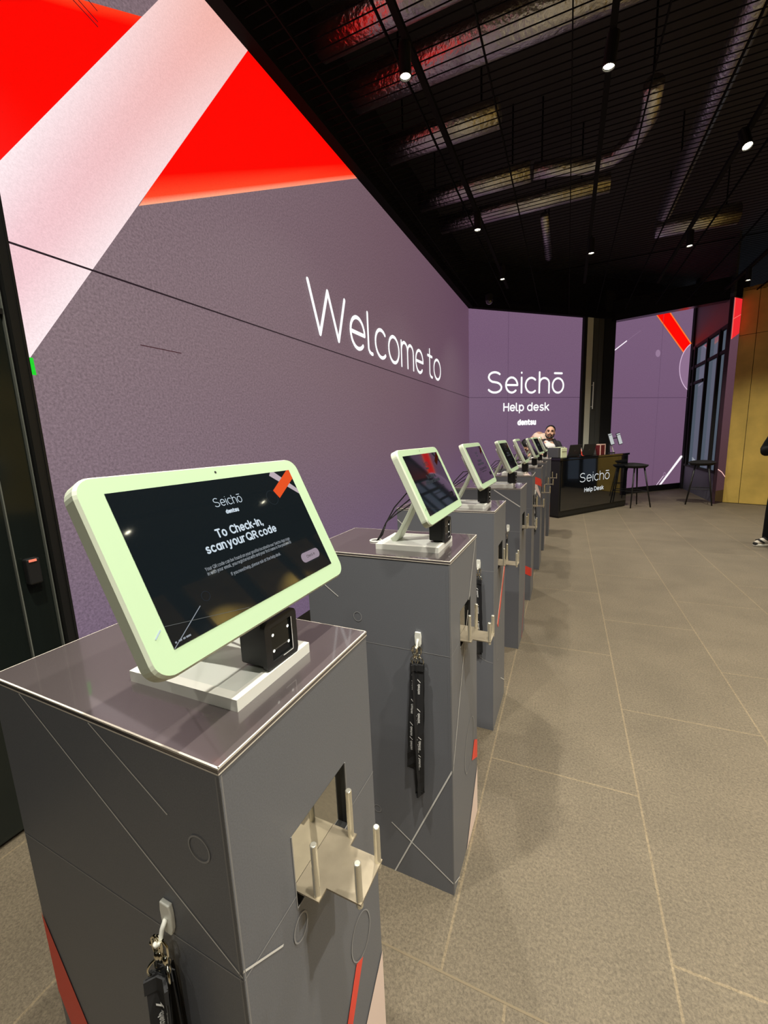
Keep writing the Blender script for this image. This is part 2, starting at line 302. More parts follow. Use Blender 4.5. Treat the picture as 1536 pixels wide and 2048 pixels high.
# LED wall frames
B1 = 0.017; A1 = -1.855
TH1 = math.atan2(1.0, B1); C2 = Vector((-1.72, 8.01, 0)); TH2 = math.atan2(.6954, .7186)
def wall_x(y): return A1+B1*y
E1 = empty('video_wall', (A1, 0, 0), TH1)     # local +X runs along the wall, -Y faces the room
tag(E1, 'long purple LED video wall with red and pink shapes and the words Welcome to', 'video wall')
E2 = empty('video_wall', C2, TH2); tag(E2, 'purple LED video wall reading Help desk behind the black counter', 'video wall')
E3 = empty('video_wall', C2, TH2); tag(E3, 'purple LED video wall with a red slanting bar, right of the black pillar', 'video wall')
Zb, Zs, Zt = 0.15, 2.18, 3.755
class Led:
    def __init__(s): s.mb = MB(); s.k = 0
    def p(s, pts, cols, up=True, m=1):
        s.k += 1; y = -0.0004-0.0003*s.k
        c = [lin(q) for q in cols] if isinstance(cols, list) else lin(cols)
        s.mb.poly([(a, y, b) for a, b in pts], m, c)
    def grid(s, x0, z0, x1, z1, fn, nx, nz):
        for i in range(nx):
            for j in range(nz):
                q = [(x0+(x1-x0)*a/nx, z0+(z1-z0)*b/nz) for a, b in ((i, j), (i+1, j), (i+1, j+1), (i, j+1))]
                s.mb.poly([(a, -0.0004, b) for a, b in q], 0, [lin(fn(a, b)) for a, b in q])
def mix(a, b, t): t = max(0, min(1, t)); return tuple(u+(v-u)*t for u, v in zip(a, b))
def casing(parent, x0, x1, z0, z1, name='casing', depth=0.10):
    m = MB(); m.box((x0, 0.0, z0), (x1, depth, z1)); return m.build(name, M['matte'], parent)
# ---- wall 1
L1 = Led()
def purple1(s, z):
    c = mix((131, 112, 118), (112, 88, 98), (s-1.0)/3.2); c = mix(c, (96, 69, 88), (s-4.2)/3.6)
    return mix(mix((100, 82, 116), c, 0.30), c, (z-0.3)/1.3)
L1.grid(0.945, Zb, 8.006, Zt, purple1, 18, 6)
# red field left of the band with a glowing top edge, red wedge right of the band with a glowing lower edge
L1.p([(0.945, 2.42), (0.964, 2.444), (1.741, 3.45), (1.62, 3.369), (1.352, 3.22), (0.945, 3.0)], (255, 6, 2))
def strip(a0, a1, b0, b1, ca, cb, n=10):
    for i in range(n):
        t, u = i/n, (i+1)/n; f = lambda p, q, k: (p[0]+(q[0]-p[0])*k, p[1]+(q[1]-p[1])*k)
        l0, l1, r0, r1 = f(a0, b0, t), f(a0, b0, u), f(a1, b1, t), f(a1, b1, u)
        L1.p([l0, r0, r1, l1], [mix(ca, cb, t), mix(ca, cb, t), mix(ca, cb, u), mix(ca, cb, u)], False if i else True)
L1.p([(0.945, 3.0), (1.352, 3.22), (1.62, 3.369), (1.70, 3.41), (1.70, 3.36), (1.40, 3.20), (0.945, 2.96)], [(255, 6, 2), (255, 70, 34), (255, 62, 30), (255, 50, 24), (255, 8, 2), (255, 6, 2), (255, 6, 2)])
L1.p([(1.487, 2.537), (3.725, 3.754), (2.33, 3.755)], (255, 6, 2))
gl_in = [(1.60, 2.66), (3.46, 3.70), (3.55, 3.755)]
L1.p([(1.487, 2.537), (3.725, 3.754), (3.50, 3.754), (1.615, 2.728)], [(255, 84, 48), (255, 60, 30), (255, 8, 2), (255, 8, 2)])
L1.p([(1.487, 2.537), (3.725, 3.754), (3.66, 3.754), (1.522, 2.588)], [(255, 176, 140), (255, 140, 110), (255, 66, 34), (255, 72, 38)])
# pale band
def bandpt(t, u):
    a = (0.945+(1.90-0.945)*t, 2.42+(3.755-2.42)*t); b = (0.945+(2.352-0.945)*t, 1.783+(3.755-1.783)*t)
    return (a[0]+(b[0]-a[0])*u, a[1]+(b[1]-a[1])*u)
nb = 12; mb_ = 8; L1.k += 1
for i in range(nb):
    for j in range(mb_):
        q = [bandpt((i+a)/nb, (j+b)/mb_) for a, b in ((0, 0), (1, 0), (1, 1), (0, 1))]
        cs = []
        for a, b in ((0, 0), (1, 0), (1, 1), (0, 1)):
            t, u = (i+a)/nb, (j+b)/mb_; e = abs(u-0.5)*2; c = mix((238, 190, 196), (243, 182, 172), t)
            c = mix(c, (255, 244, 244), max(0, e-0.15)*(1.1-0.80*t)); c = mix(c, (255, 228, 238), 0.30*(1-t)); cs.append(lin(c))
        L1.mb.poly([(p[0], -0.0004-0.0003*L1.k, p[1]) for p in q], 1, cs)
for a, b in (((1.31, 3.187), (1.402, 3.165)), ((1.331, 3.204), (1.404, 3.184)), ((1.373, 3.237), (1.408, 3.225)), ((1.402, 1.917), (1.624, 1.917))): L1.p(line2(a, b, 0.004), (60, 20, 30))
L1.p([(0.945, 1.728), (0.960, 1.728), (0.958, 1.79), (0.945, 1.79)], (20, 215, 40))
L1.p([(0.945, Zs-0.004), (8.004, Zs-0.004), (8.004, Zs+0.004), (0.945, Zs+0.004)], (34, 20, 30))
L1.mb.build('screen', LED, E1); casing(E1, 0.945, 8.0, Zb, Zt)
t = MB(); Y0 = lambda a, b: (a, -0.012, b)
lettering(t, text2d('Welcome', 2.81, 2.262, 0.390, 0.088, 5.375, sp=0.145), Y0); lettering(t, text2d('to', 5.57, 2.262, 0.390, 0.088, 6.15, sp=0.12), Y0)
t.build('lettering', M['whitee'], E1)['label'] = 'thin white words Welcome to'
# ---- wall 2 (help desk)
L2 = Led(); L2.grid(0.0, Zb, 2.70, Zt, lambda s, z: mix((103, 80, 106), (118, 91, 117), z/3.6), 4, 6)
L2.p([(0, Zs-0.006), (2.70, Zs-0.006), (2.70, Zs+0.006), (0, Zs+0.006)], (82, 60, 84)); L2.p([(.872, Zb), (.879, Zb), (.879, Zt), (.872, Zt)], (84, 62, 86))
L2.mb.build('screen', LED, E2); casing(E2, 0.03, 2.70, Zb, Zt)
t = MB()
lettering(t, text2d('Seichō', .414, 2.252, .415, 0.095, 2.235, sp=.17), Y0)
lettering(t, text2d('Help', .778, 1.912, .165, 0.165, 1.245, sp=.20), Y0); lettering(t, text2d('desk', 1.345, 1.912, .165, 0.165, 1.872, sp=.20), Y0)
lettering(t, text2d('dentsu', 1.12, 1.637, .115, 0.30, 1.545, sp=.30), Y0)
t.build('lettering', M['whitee'], E2)['label'] = 'white words on the help desk screen'
# ---- wall 3
L3 = Led(); Zt3 = 4.15
L3.grid(3.545, 0.14, 5.965, Zt3, lambda s, z: mix((109, 82, 107), (120, 93, 121), z/3.8), 4, 6)
L3.p([(4.695, 4.0), (4.75, 4.15), (5.06, 4.15), (5.985, 3.39), (5.73, 3.175)], (255, 120, 50)); L3.p([(4.735, 4.0), (4.79, 4.12), (5.05, 4.12), (5.95, 3.375), (5.745, 3.205)], (255, 10, 4))
cc = (6.30, 2.86); arcp = [(max(-9, cc[0]+0.66*math.cos(math.radians(a))), cc[1]+0.60*math.sin(math.radians(a))) for a in range(122, 239, 4)]
L3.p([(5.965, arcp[0][1])]+[(min(5.965, a), b) for a, b in arcp]+[(5.965, arcp[-1][1])], (142, 112, 142))
for a, b in zip(arcp[:-1], arcp[1:]):
    if max(a[0], b[0]) < 5.96: L3.p(line2(a, b, 0.022), (214, 186, 214), False)
L3.k += 1
L3.p([(4.90+.075*math.cos(i*PI/12), 3.132+.078*math.sin(i*PI/12)) for i in range(24)], (150, 122, 150))
L3.p(line2((3.55, 3.125), (3.935, 3.36), .022), (255, 245, 255)); L3.p(line2((3.935, 3.36), (4.33, 3.59), .007), (142, 116, 142))
L3.p([(5.905, .80), (5.96, .80), (5.965, .76), (5.31, .142), (5.235, .142)], (255, 250, 255)); L3.p(line2((5.361, .344), (5.15, .142), .018), (225, 205, 225))
for q in ring2((5.394, .385), .042, .044, .010, n=20): L3.p(q, (170, 140, 170), False)
L3.p([(3.545, Zs-.02), (5.965, Zs-.02), (5.965, Zs-.008), (3.545, Zs-.008)], (82, 60, 84)); L3.p([(4.985, .14), (4.993, .14), (4.993, Zt3), (4.985, Zt3)], (88, 66, 90))
L3.mb.build('screen', LED, E3); casing(E3, 3.545, 5.965, .14, Zt3)
# ---- structure around the video walls
def wall_box(name, parent_th, origin, x0, x1, y0, y1, z0, z1, m):
    b = MB(); b.box((x0, y0, z0), (x1, y1, z1)); o = b.build(name, m, None, origin, (0, 0, parent_th)); struct(o); return o
wall_box('wall_left', TH1, (A1, 0, 0), -5.0, 8.3, 0.11, 0.25, 0, 4.8, M['matte'])
wall_box('wall_far', TH2, C2, -0.3, 6.2, 0.40, 0.55, 0, 4.8, M['matte'])
wall_box('baseboard_left', TH1, (A1, 0, 0), 0.945, 8.0, 0.0, 0.10, 0, Zb, M['black'])
wall_box('baseboard_far', TH2, C2, 0.03, 2.70, 0.0, 0.10, 0, Zb, M['black']); wall_box('baseboard_right', TH2, C2, 3.60, 5.965, 0.0, 0.10, 0, .14, M['black'])
wall_box('trim_1', TH1, (A1, 0, 0), -3.0, 7.95, -0.085, 0.11, Zt, CEIL+0.12, M['concrete'])
wall_box('trim_2', TH2, C2, 0.0, 3.6, -0.10, 0.10, Zt, CEIL+0.12, M['concrete'])
# black glazed door panels left of the long video wall
b = MB(); b.box((0.905, -0.012, 0), (0.942, 0.10, CEIL), 0); b.box((0.932, -0.016, 0), (0.938, -0.012, CEIL), 0)
struct(b.build('trim_3', [M['black'], M['strip']], None, (A1, 0, 0), (0, 0, TH1)))
dr = empty('door_1', (A1, 0, 0), TH1); struct(dr)
b = MB()
for x0, x1 in ((0.80, 0.893), (0.50, 0.789), (-0.02, 0.49), (-0.60, -0.03), (-1.2, -0.61), (-2.4, -1.21)):
    b.box((x0, 0.02, 0.02), (x1, 0.06, 1.93), 0); b.box((x0, 0.02, 1.95), (x1, 0.06, CEIL), 0)
b.build('door_panel', M['darkglass'], dr)
b = MB()
for x0 in (0.897, 0.792, 0.494, -0.025): b.box((x0, 0.012, 0.02), (x0+0.004, 0.03, CEIL), 0)
b.box((-2.4, 0.012, 1.93), (0.90, 0.03, 1.95), 1)
b.build('door_frame', [M['strip'], M['black']], dr)
b = MB(); b.box((-0.025, 0.035, 0), (0.50, 0.05, 0.02)); b.build('door_handle', M['black'], dr)
rd = empty('card_reader', (wall_x(0.836), 0.836, 1.0), TH1); tag(rd, 'small black card reader with a red light on the dark door panel', 'card reader')
b = MB(); b.box((-.022, -.015, -.05), (.022, .018, .05)); b.build('housing', M['plastic'], rd, bevel=.006)
b = MB(); b.box((-.014, -.018, .038), (.010, -.015, .047)); b.build('indicator_light', M['redled'], rd)
# pillar between wall 2 and wall 3
pl = empty('trim_4', C2, TH2); struct(pl)
b = MB(); b.box((2.69, -.06, 0), (2.77, .30, CEIL)); b.box((3.24, -.06, 0), (3.545, .30, 4.3)); b.build('jamb', M['matte'], pl)
b = MB(); b.box((2.775, -.055, 0), (2.93, .30, CEIL)); b.build('column', M['column'], pl)
b = MB(); b.box((2.96, -.045, 0), (3.09, .30, CEIL)); b.box((3.10, -.045, 0), (3.235, .30, CEIL)); b.build('panel', M['dgrey'], pl)
b = MB(); b.tube([(2.965, -.085, 1.93), (2.965, -.085, 2.48)], .011); b.tube([(2.965, -.085, 1.98), (2.965, -.04, 1.98)], .008); b.tube([(2.965, -.085, 2.42), (2.965, -.04, 2.42)], .008); b.build('reflection_bar', M['plate'], pl)  # pale bar modelled in place of a bright reflection on the panel
# window wall right of wall 3 (runs along the room), low sill, dark head
wn = empty('window_1', (2.62, 9.70, 0)); struct(wn)
b = MB(); b.box((0, 0, 0), (.03, 2.52, .575)); b.build('sill', M['sill'], wn)
b = MB(); b.box((-.03, -.02, .565), (.03, 2.52, .61)); b.box((-.03, -.02, 3.22), (.03, 2.52, 3.28)); b.box((-.03, -.02, 2.78), (.02, 2.52, 2.84)); b.box((-.03, 1.4, 2.42), (.02, 2.52, 2.48))
for y in (-.02, .40, 1.16, 2.09): b.box((-.045, y, .575), (.01, y+.06, 3.25))
b.box((-.04, 2.36, 0), (.03, 2.52, 4.8))
b.build('window_frame', M['matte'], wn)
b = MB(); b.box((.012, 0, .6), (.018, 2.5, 3.24)); b.build('pane', M['glass'], wn)
b = MB(); b.box((0, -.02, 3.27), (.03, 2.52, 4.8)); b.build('head_panel', M['dgrey'], wn)
# header beam from pillar to the gold wall, glossy
GO = Vector((2.80, 9.87, 0)); GTH = math.atan2(-.455, .89)
wall_box('trim_5', math.atan2(-.50, 2.06), (.74, 10.37, 0), 0, 2.2, -0.02, 0.16, 3.71, 4.1, mat('gloss_dark_header', (0.012, 0.011, 0.011), 0.16))
# plum side return; the LED reflection on it is painted as glowing colour
sd = empty('video_wall', (2.615, 9.64, 0), math.atan2(.21, .18)); tag(sd, 'glossy side return beside the gold wall with a painted glowing reflection, red at the top', 'video wall')
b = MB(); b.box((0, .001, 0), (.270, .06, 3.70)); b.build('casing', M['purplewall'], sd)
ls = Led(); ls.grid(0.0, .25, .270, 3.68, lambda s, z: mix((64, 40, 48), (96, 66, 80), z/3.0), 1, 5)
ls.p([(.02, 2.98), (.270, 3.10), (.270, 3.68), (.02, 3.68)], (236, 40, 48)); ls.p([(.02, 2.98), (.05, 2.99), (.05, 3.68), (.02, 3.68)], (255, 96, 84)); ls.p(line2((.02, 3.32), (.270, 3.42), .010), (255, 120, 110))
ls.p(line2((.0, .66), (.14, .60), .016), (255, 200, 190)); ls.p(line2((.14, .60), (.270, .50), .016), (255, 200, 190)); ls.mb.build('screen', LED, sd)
# gold wall and the rest of the shell
b = MB(); x = 0.0
for wd in (.245, .60): b.box((x, -.02, .01), (x+wd-.008, .14, 3.05)); b.box((x, -.02, 3.058), (x+wd-.008, .14, CEIL+.1)); x += wd
b.box((.0, .0, 0), (.86, .16, CEIL+.1), 1); b.box((.86, -.02, .80), (2.0, .16, CEIL+.1), 1); b.box((.86, -.02, 0), (2.0, .16, .14), 1)
struct(b.build('wall_gold', [M['gold'], M['matte']], None, GO, (0, 0, GTH)))
wn2 = empty('added_window', GO, GTH); struct(wn2)  # low unseen window, added for the teal reflection on the desk front
b = MB()
for x in (.86, 1.40, 1.93): b.box((x, -.01, .14), (x+.05, .08, .80))
b.build('window_frame', M['matte'], wn2)
b = MB(); b.box((.86, .05, .14), (1.95, .056, .80)); b.build('pane', M['glass'], wn2)
b = MB()
for i in range(11):
    y0 = -4.2+i*1.2
    for z0, z1 in ((.02, 1.95), (2.02, 2.65), (2.72, CEIL)):
        b.box((4.2, y0, z0), (4.3, y0+(.86 if z0 > 1 else 1.0), z1), 0)
b.box((4.28, -5, 0), (4.45, 8.9, 4.8), 1)
struct(b.build('wall_right', [M['gold'], M['matte']]))
b = MB(); b.box((-4.5, -5.1, 0), (6.5, -5.0, 4.8)); struct(b.build('wall_back', M['dgrey']))
b2 = MB(); b2.box((-4.5, -5.1, 4.75), (4.6, 9.95, 4.9)); b2.box((-4.5, 9.9, 4.75), (4.6, 13.5, 4.9)); struct(b2.build('ceiling', mat('dark_slab', (0.035, 0.031, 0.031), 0.8)))
# open black mesh hung below the slab
b = MB()
yy = -1.0
while yy < 9.75:
    b.box((-1.72, yy, CEIL+.02), (4.2, yy+.004, CEIL+.026)); yy += 0.07
for x in (-1.55, -1.05, -.55, -.05, .45, .95, 1.45, 1.95, 2.45, 2.95, 3.45, 3.95): b.box((x, -1.0, CEIL+.01), (x+.008, 9.75, CEIL+.035))
struct(b.build('ceiling_mesh', M['concrete']), 'black wire mesh ceiling below the foil ducts', 'ceiling')
# ================================================================ CEILING SERVICES
def duct(path, r, label, sq=(1, 1), n=16):
    b = MB(); b.tube(path, r, 0, n, True, sq); o = b.build('air_duct', M['foil'], smooth=True); h = MB(); ps_ = [path[0], path[-1]]; q0 = Vector(path[0]).lerp(Vector(path[1]), .3); q1 = Vector(path[-1]).lerp(Vector(path[-2]), .3); h.tube([q0+Vector((0, 0, r*.5)), (q0.x, q0.y, 4.76)], .008, 0, 6); h.build('hanger', M['concrete'], o); h = MB(); h.tube([q1+Vector((0, 0, r*.5)), (q1.x, q1.y, 4.76)], .008, 0, 6); h.build('hanger', M['concrete'], o); tag(o, label, 'duct', 'foil wrapped ducts above the ceiling mesh'); return o
D = [(-1.62, -.30, 2.86, .13, 'short foil duct catching red light, nearest the long video wall top'), (-1.60, .9, 3.34, .15, 'foil duct crossing over the nearest ceiling spot'),
     (-1.62, -.60, 4.06, .13, 'crinkled foil duct with a square cut end, above the middle of the row'), (-1.62, -.43, 5.0, .12, 'foil duct joined to the curved flexible hose'),
     (-1.55, .34, 5.62, .12, 'flat foil duct just beyond the curved flexible hose'), (-1.4, .9, 2.30, .11, 'foil duct along the top edge of the picture')]
for x0, x1, y, r, lb in D:
    duct([(x0, y, 4.10), ((x0+x1)/2, y, 4.10), (x1, y, 4.10)], r, lb, (1, .75))
duct([(1.03, 2.2, 4.12), (1.03, 4.0, 4.12), (1.03, 6.75, 4.12)], .085, 'long straight foil duct running along the room over the right side')
duct([(-.40, 5.02, 4.10), (-.15, 5.08, 4.10), (.10, 5.18, 4.10), (.33, 5.16, 4.10), (.49, 4.97, 4.10), (.56, 4.70, 4.10), (.54, 4.35, 4.12)], .075, 'curved flexible foil hose under the mesh')
duct([(1.0, 7.1, 4.10), (1.45, 7.12, 4.10), (1.9, 7.15, 4.10)], .12, 'short far foil duct at the end of the long straight duct')
duct([(-.34, 5.9, 4.05), (-.34, 6.5, 4.05), (-.34, 7.2, 4.05)], .05, 'small far foil duct over the help desk')
def track(x, y0, y1, label):
    b = MB(); b.box((x-.018, y0, 3.715), (x+.018, y1, 3.75)); o = b.build('lighting_track', M['concrete']); tag(o, label, 'lighting track', 'lighting tracks on the ceiling')
track(-.93, -1.5, 7.2, 'lighting track nearest the long video wall'); track(.17, -1.5, 7.6, 'middle lighting track over the aisle'); track(1.23, -1.5, 8.2, 'lighting track over the right of the aisle'); track(2.37, 1.0, 9.2, 'lighting track by the gold wall')
def spot(x, y, label=None, tilt=(0, 0), power=1.0, aim=(0, 0)):
    e = empty('ceiling_spotlight', (x, y, 3.55)); e.rotation_euler = (tilt[0], tilt[1], 0)
    tag(e, label or 'black cylinder ceiling spotlight added for fill light outside the picture', 'spotlight', 'ceiling spotlights')
    b = MB(); b.tube([(0, 0, .005), (0, 0, .165)], .036, 0, 20, False); b.disc((0, 0, .165), (0, 0, 1), .036); b.ring((0, 0, .004), (0, 0, 1), .034, .004, 0, 24, 6); b.build('can', M['black'], e, smooth=False)
    b = MB(); b.disc((0, 0, .012), (0, 0, 1), .030, 0, 24); b.build('lens', M['lens'], e)
    b = MB(); b.tube([(0, 0, .16), (0, 0, .20)], .010); b.build('stem', M['black'], e)
    ld = bpy.data.lights.new('spot_lamp', 'SPOT'); ld.energy = SPOT_W*power; ld.color = SPOT_COL; ld.spot_size = math.radians(112); ld.spot_blend = 0.9; ld.shadow_soft_size = 0.03
    lo = bpy.data.objects.new('lamp', ld); COL.objects.link(lo); lo.parent = e; lo.location = (0, 0, -.012); lo.rotation_euler = (aim[0], aim[1], 0)
spot(-.945, 2.69, 'ceiling spotlight nearest the camera over the pedestals'); spot(-.92, 4.74, 'second ceiling spotlight along the video wall track'); spot(-.88, 6.28, 'ceiling spotlight over the help desk end of the video wall track', power=2.4, aim=(.45, 0))
spot(.155, 3.17, 'ceiling spotlight nearest the camera on the middle track', (.0, .12)); spot(.195, 5.98, 'small far spotlight on the middle track', power=1.6, aim=(.3, -.05))
spot(1.20, 4.45, 'flaring spotlight at the right edge, tilted towards the camera', (-.45, -.12)); spot(1.25, 6.35, 'far spotlight right of the middle track', power=.7); spot(2.37, 8.2, 'spotlight in front of the gold wall', power=1.8)
for x, y, p_ in ((-.93, .34, 1.5), (.17, .32, 1.7), (1.23, 2.2, .9), (1.23, .55, 1.8), (2.37, 4.6, .6), (2.37, 6.5, .5), (2.37, .8, 1.6), (2.37, 2.6, .9), (.17, -1.4, .5), (1.23, -1.6, 1.0), (-.93, -1.2, .3), (3.75, 2.6, 1.2), (3.75, 4.4, 1.2), (3.75, 6.2, 1.0)): spot(x, y, power=p_)  # unseen spots added as fill and to wash the right wall
cv = empty('dome_camera', (-1.25, 7.42, 3.62)); tag(cv, 'small black dome security camera in the ceiling corner above the help desk screen', 'security camera')
b = MB(); b.cyl((0, 0, .03), (0, 0, .12), .06, .065); b.build('mount', M['black'], cv)
b = MB(); b.ball((0, 0, .03), (.055, .055, .06)); b.build('dome', M['glossblack'], cv, smooth=True)
# ================================================================ CHECK-IN PEDESTALS
PD, PW, PH = 0.475, 0.335, 1.10          # depth (x), width (y), height ; local origin = front corner nearest the camera
PEDS = [(-.3245, .2728, -.0246), (-.2826, 1.0595, -.0178), (-.2892, 1.8648, -.0172), (-.2611, 2.735, -.0257), (-.2535, 3.646, .0053), (-.235, 4.56, 0.0), (-.2285, 5.38, 0.0), (-.205, 6.20, 0.0)]
HY0, HY1, HZ0, HZ1 = .100, .240, .797, .913     # opening in the front face
# printed graphics : face -> list of (kind, data, width, material index) ; materials 1 line 2 faint 3 red 4 pink 5 worn
def gline(f, a, b, wd=.0025, m=1): return ('l', f, a, b, wd, m)
def gring(f, c, rx, rz, tilt=0, wd=.0022, m=2, a0=0, a1=360): return ('r', f, c, rx, rz, tilt, wd, m, a0, a1)
def gpoly(f, pts, m): return ('p', f, pts, m)
SEAM = [gline('N', (-PD, .818), (0, .818), .0018, 2), gline('F', (0, .818), (HY0, .818), .0018, 2), gline('F', (HY1, .818), (PW, .818), .0018, 2)]
GFX = {
 0: SEAM+[gline('N', (-.3947, 1.09), (-.0, .824), .0022), gline('F', (0, .832), (.0663, .780), .0030), gline('N', (-.227, 1.09), (-.0935, 1.0065), .0018), gring('N', (-.0456, .980), .0175, .0175),
    gpoly('N', [(-.475, .66), (-.3911, .4634), (-.30, .24), (-.36, .24), (-.45, .4204), (-.475, .49)], 3), gring('F', (.1026, .762), .016, .021), gring('F', (.258, .540), .034, .048, .2),
    gpoly('F', [(.2597, .490), (.2363, .505), (.10, .26), (.085, .18)], 3), gpoly('F', [(.3345, .40), (.25, .325), (.14, .0), (.3345, .0)], 4)],
 1: SEAM+[gline('N', (-.445, 1.0135), (-.362, .9551), .0028), gring('N', (-.296, .898), .015, .016), gring('N', (-.2591, .2226), .014, .014), gline('N', (-.001, .450), (-.2039, 0), .0045), gline('N', (-.2091, .1894), (-.001, .045), .004),
    gline('F', (.3141, 1.09), (.2148, .9085), .004), gline('F', (.20, .88), (.001, .450), .004), gring('F', (.2127, .380), .062, .092, -.45, .003), gpoly('F', [(.285, .345), (.3345, .310), (.3345, .235), (.2457, .290)], 3), gpoly('F', [(.3345, .20), (.16, -.0+.0), (.3345, .0)], 4), gline('F', (.001, .046), (.06, .004), .004)],
 2: SEAM+[gring('N', (.0, .47), .11, .11, 0, .003, 2, 180, 270), gline('N', (-.4794+.006, 1.0433), (-.4426, 1.017), .004), gpoly('F', [(.3155, .775), (.3345, .76), (.12, .492), (.09, .520)], 3), gpoly('F', [(.300, .785), (.3155, .775), (.09, .520), (.08, .528)], 4), gline('F', (.2108, .1657), (.3345, .082), .004), gring('F', (.14, .42), .08, .11, 0, .003, 2)],
 3: SEAM+[gline('N', (-.1667, 1.0883), (-.0, .9807), .006), gpoly('F', [(.325, .385), (.3345, .405), (.19, .0), (.175, .0)], 3)],
 4: SEAM+[gpoly('N', [(-.075, .325), (0, .297), (0, .222), (-.075, .251)], 3), gpoly('F', [(0, .297), (.09, .27), (.09, .20), (0, .222)], 3)],
 5: SEAM+[gpoly('N', [(-.10, 1.024), (0, .98), (0, .905), (-.10, .948)], 3), gpoly('F', [(0, .98), (.12, .95), (.12, .88), (0, .905)], 3), gpoly('N', [(-.085, .94), (-.035, .918), (.0, .815), (.0, .775)], 4)],
 6: SEAM+[gpoly('F', [(.3345, .35), (.30, .36), (.20, .0), (.3345, .0)], 4)], 7: SEAM+[gpoly('F', [(.31, .45), (.29, .44), (.20, .10), (.24, .10)], 3)]}
LMATS = [M['lam'], M['line'], M['faint'], M['redp'], M['pinkp'], M['worn'], M['cream']]
def pedestal_body(k, parent):
    b = MB(); x0, y1, zt = -PD, PW, PH-.008
    b.poly([(x0, 0, 0), (0, 0, 0), (0, 0, zt), (x0, 0, zt)]); b.poly([(x0, y1, 0), (x0, 0, 0), (x0, 0, zt), (x0, y1, zt)]); b.poly([(0, y1, 0), (x0, y1, 0), (x0, y1, zt), (0, y1, zt)]); b.poly([(x0, 0, 0), (x0, y1, 0), (0, y1, 0), (0, 0, 0)]); b.poly([(x0, 0, zt), (0, 0, zt), (0, y1, zt), (x0, y1, zt)])
    for (a0, a1, c0, c1) in ((0, y1, 0, HZ0), (0, y1, HZ1, zt), (0, HY0, HZ0, HZ1), (HY1, y1, HZ0, HZ1)): b.poly([(0, a0, c0), (0, a1, c0), (0, a1, c1), (0, a0, c1)])
    n = 0
    def FN(f):
        d = .0004+.0001*n
        return (lambda p: (p[0], -d, p[1])) if f == 'N' else (lambda p: (d, p[0], p[1]))
    for g in GFX[k]:
        n += 1; fn = FN(g[1])
        if g[0] == 'l': b.poly([fn(p) for p in line2(g[2], g[3], g[4])], g[5])
        elif g[0] == 'p': b.poly([fn(p) for p in g[2]], g[3])
        else:
            for q in ring2(g[2], g[3], g[4], g[6], g[8], g[9], 40, g[5]): b.poly([fn(p) for p in q], g[7])
    n = 30; e = .0016   # worn vertical corner
    b.poly([FN('N')(p) for p in ((-e, 0), (0, 0), (0, zt), (-e, zt))], 5); b.poly([FN('F')(p) for p in ((0, 0), (e, 0), (e, zt), (0, zt))], 5)
    return b.build('body', LMATS, parent)
def pedestal_top(k, parent):
    b = MB(); b.box((-PD-.001, -.001, PH-.0075), (.001, PW+.001, PH), 0)
    c = .0014; z = PH+.0002; x0, y1 = -PD-.001, PW+.001
    for q in (((x0, -.001), (.001, -.001), (.001, c), (x0, c)), ((.001-c*1.4, 0), (.001, 0), (.001, y1), (.001-c*1.4, y1)), ((x0, y1-c), (.001, y1-c), (.001, y1), (x0, y1)), ((x0, 0), (x0+c, 0), (x0+c, y1), (x0, y1))): b.poly([(a, d, z) for a, d in q], 1)
    for z0, z1 in ((PH-.0082, PH-.0062),):
        b.poly([(.0013, -.001, z0), (.0013, y1, z0), (.0013, y1, z1), (.0013, -.001, z1)], 1); b.poly([(x0, -.0013, z0), (.001, -.0013, z0), (.001, -.0013, z1), (x0, -.0013, z1)], 1)
    b.poly([(.0013, -.001, PH-.0018), (.0013, y1, PH-.0018), (.0013, y1, PH), (.0013, -.001, PH)], 1); b.poly([(x0, -.0013, PH-.0014), (.001, -.0013, PH-.0014), (.001, -.0013, PH), (x0, -.0013, PH)], 1)
    if k == 4: b.poly([(-.23, .335, z), (-.15, .335, z), (-.13, .20, z), (-.21, .20, z)], 2); b.poly([(-.12, .335, z), (-.07, .335, z), (-.02, .02, z), (-.07, .02, z)], 3)
    return b.build('top', [M['lamtop'], M['cream'], M['redp'], M['pinkp']], parent)
def liner(parent):
    b = MB(); d = -.0095; t = .0004; y0, y1, z0, z1 = HY0+t, HY1-t, HZ0+t, HZ1-t
    b.poly([(d, y0, z0), (d, y1, z0), (d, y1, z1), (d, y0, z1)], 0)
    for q in (((d, y0, z0), (0, y0, z0), (0, y1, z0), (d, y1, z0)), ((d, y0, z1), (0, y0, z1), (0, y1, z1), (d, y1, z1)), ((d, y0, z0), (0, y0, z0), (0, y0, z1), (d, y0, z1)), ((d, y1, z0), (0, y1, z0), (0, y1, z1), (d, y1, z1))): b.poly(q, 1)
    f = .0014
    for a0, a1, c0, c1 in ((HY0-f, HY0+.0004, HZ0, HZ1), (HY1-.0004, HY1+f, HZ0, HZ1), (HY0-f, HY1+f, HZ0-f, HZ0+.0004)): b.box((-.001, a0, c0), (.0010, a1, c1), 2)
    return b.build('opening_liner', [M['mirror'], M['plastic'], M['worn']], parent)
TZ = .820
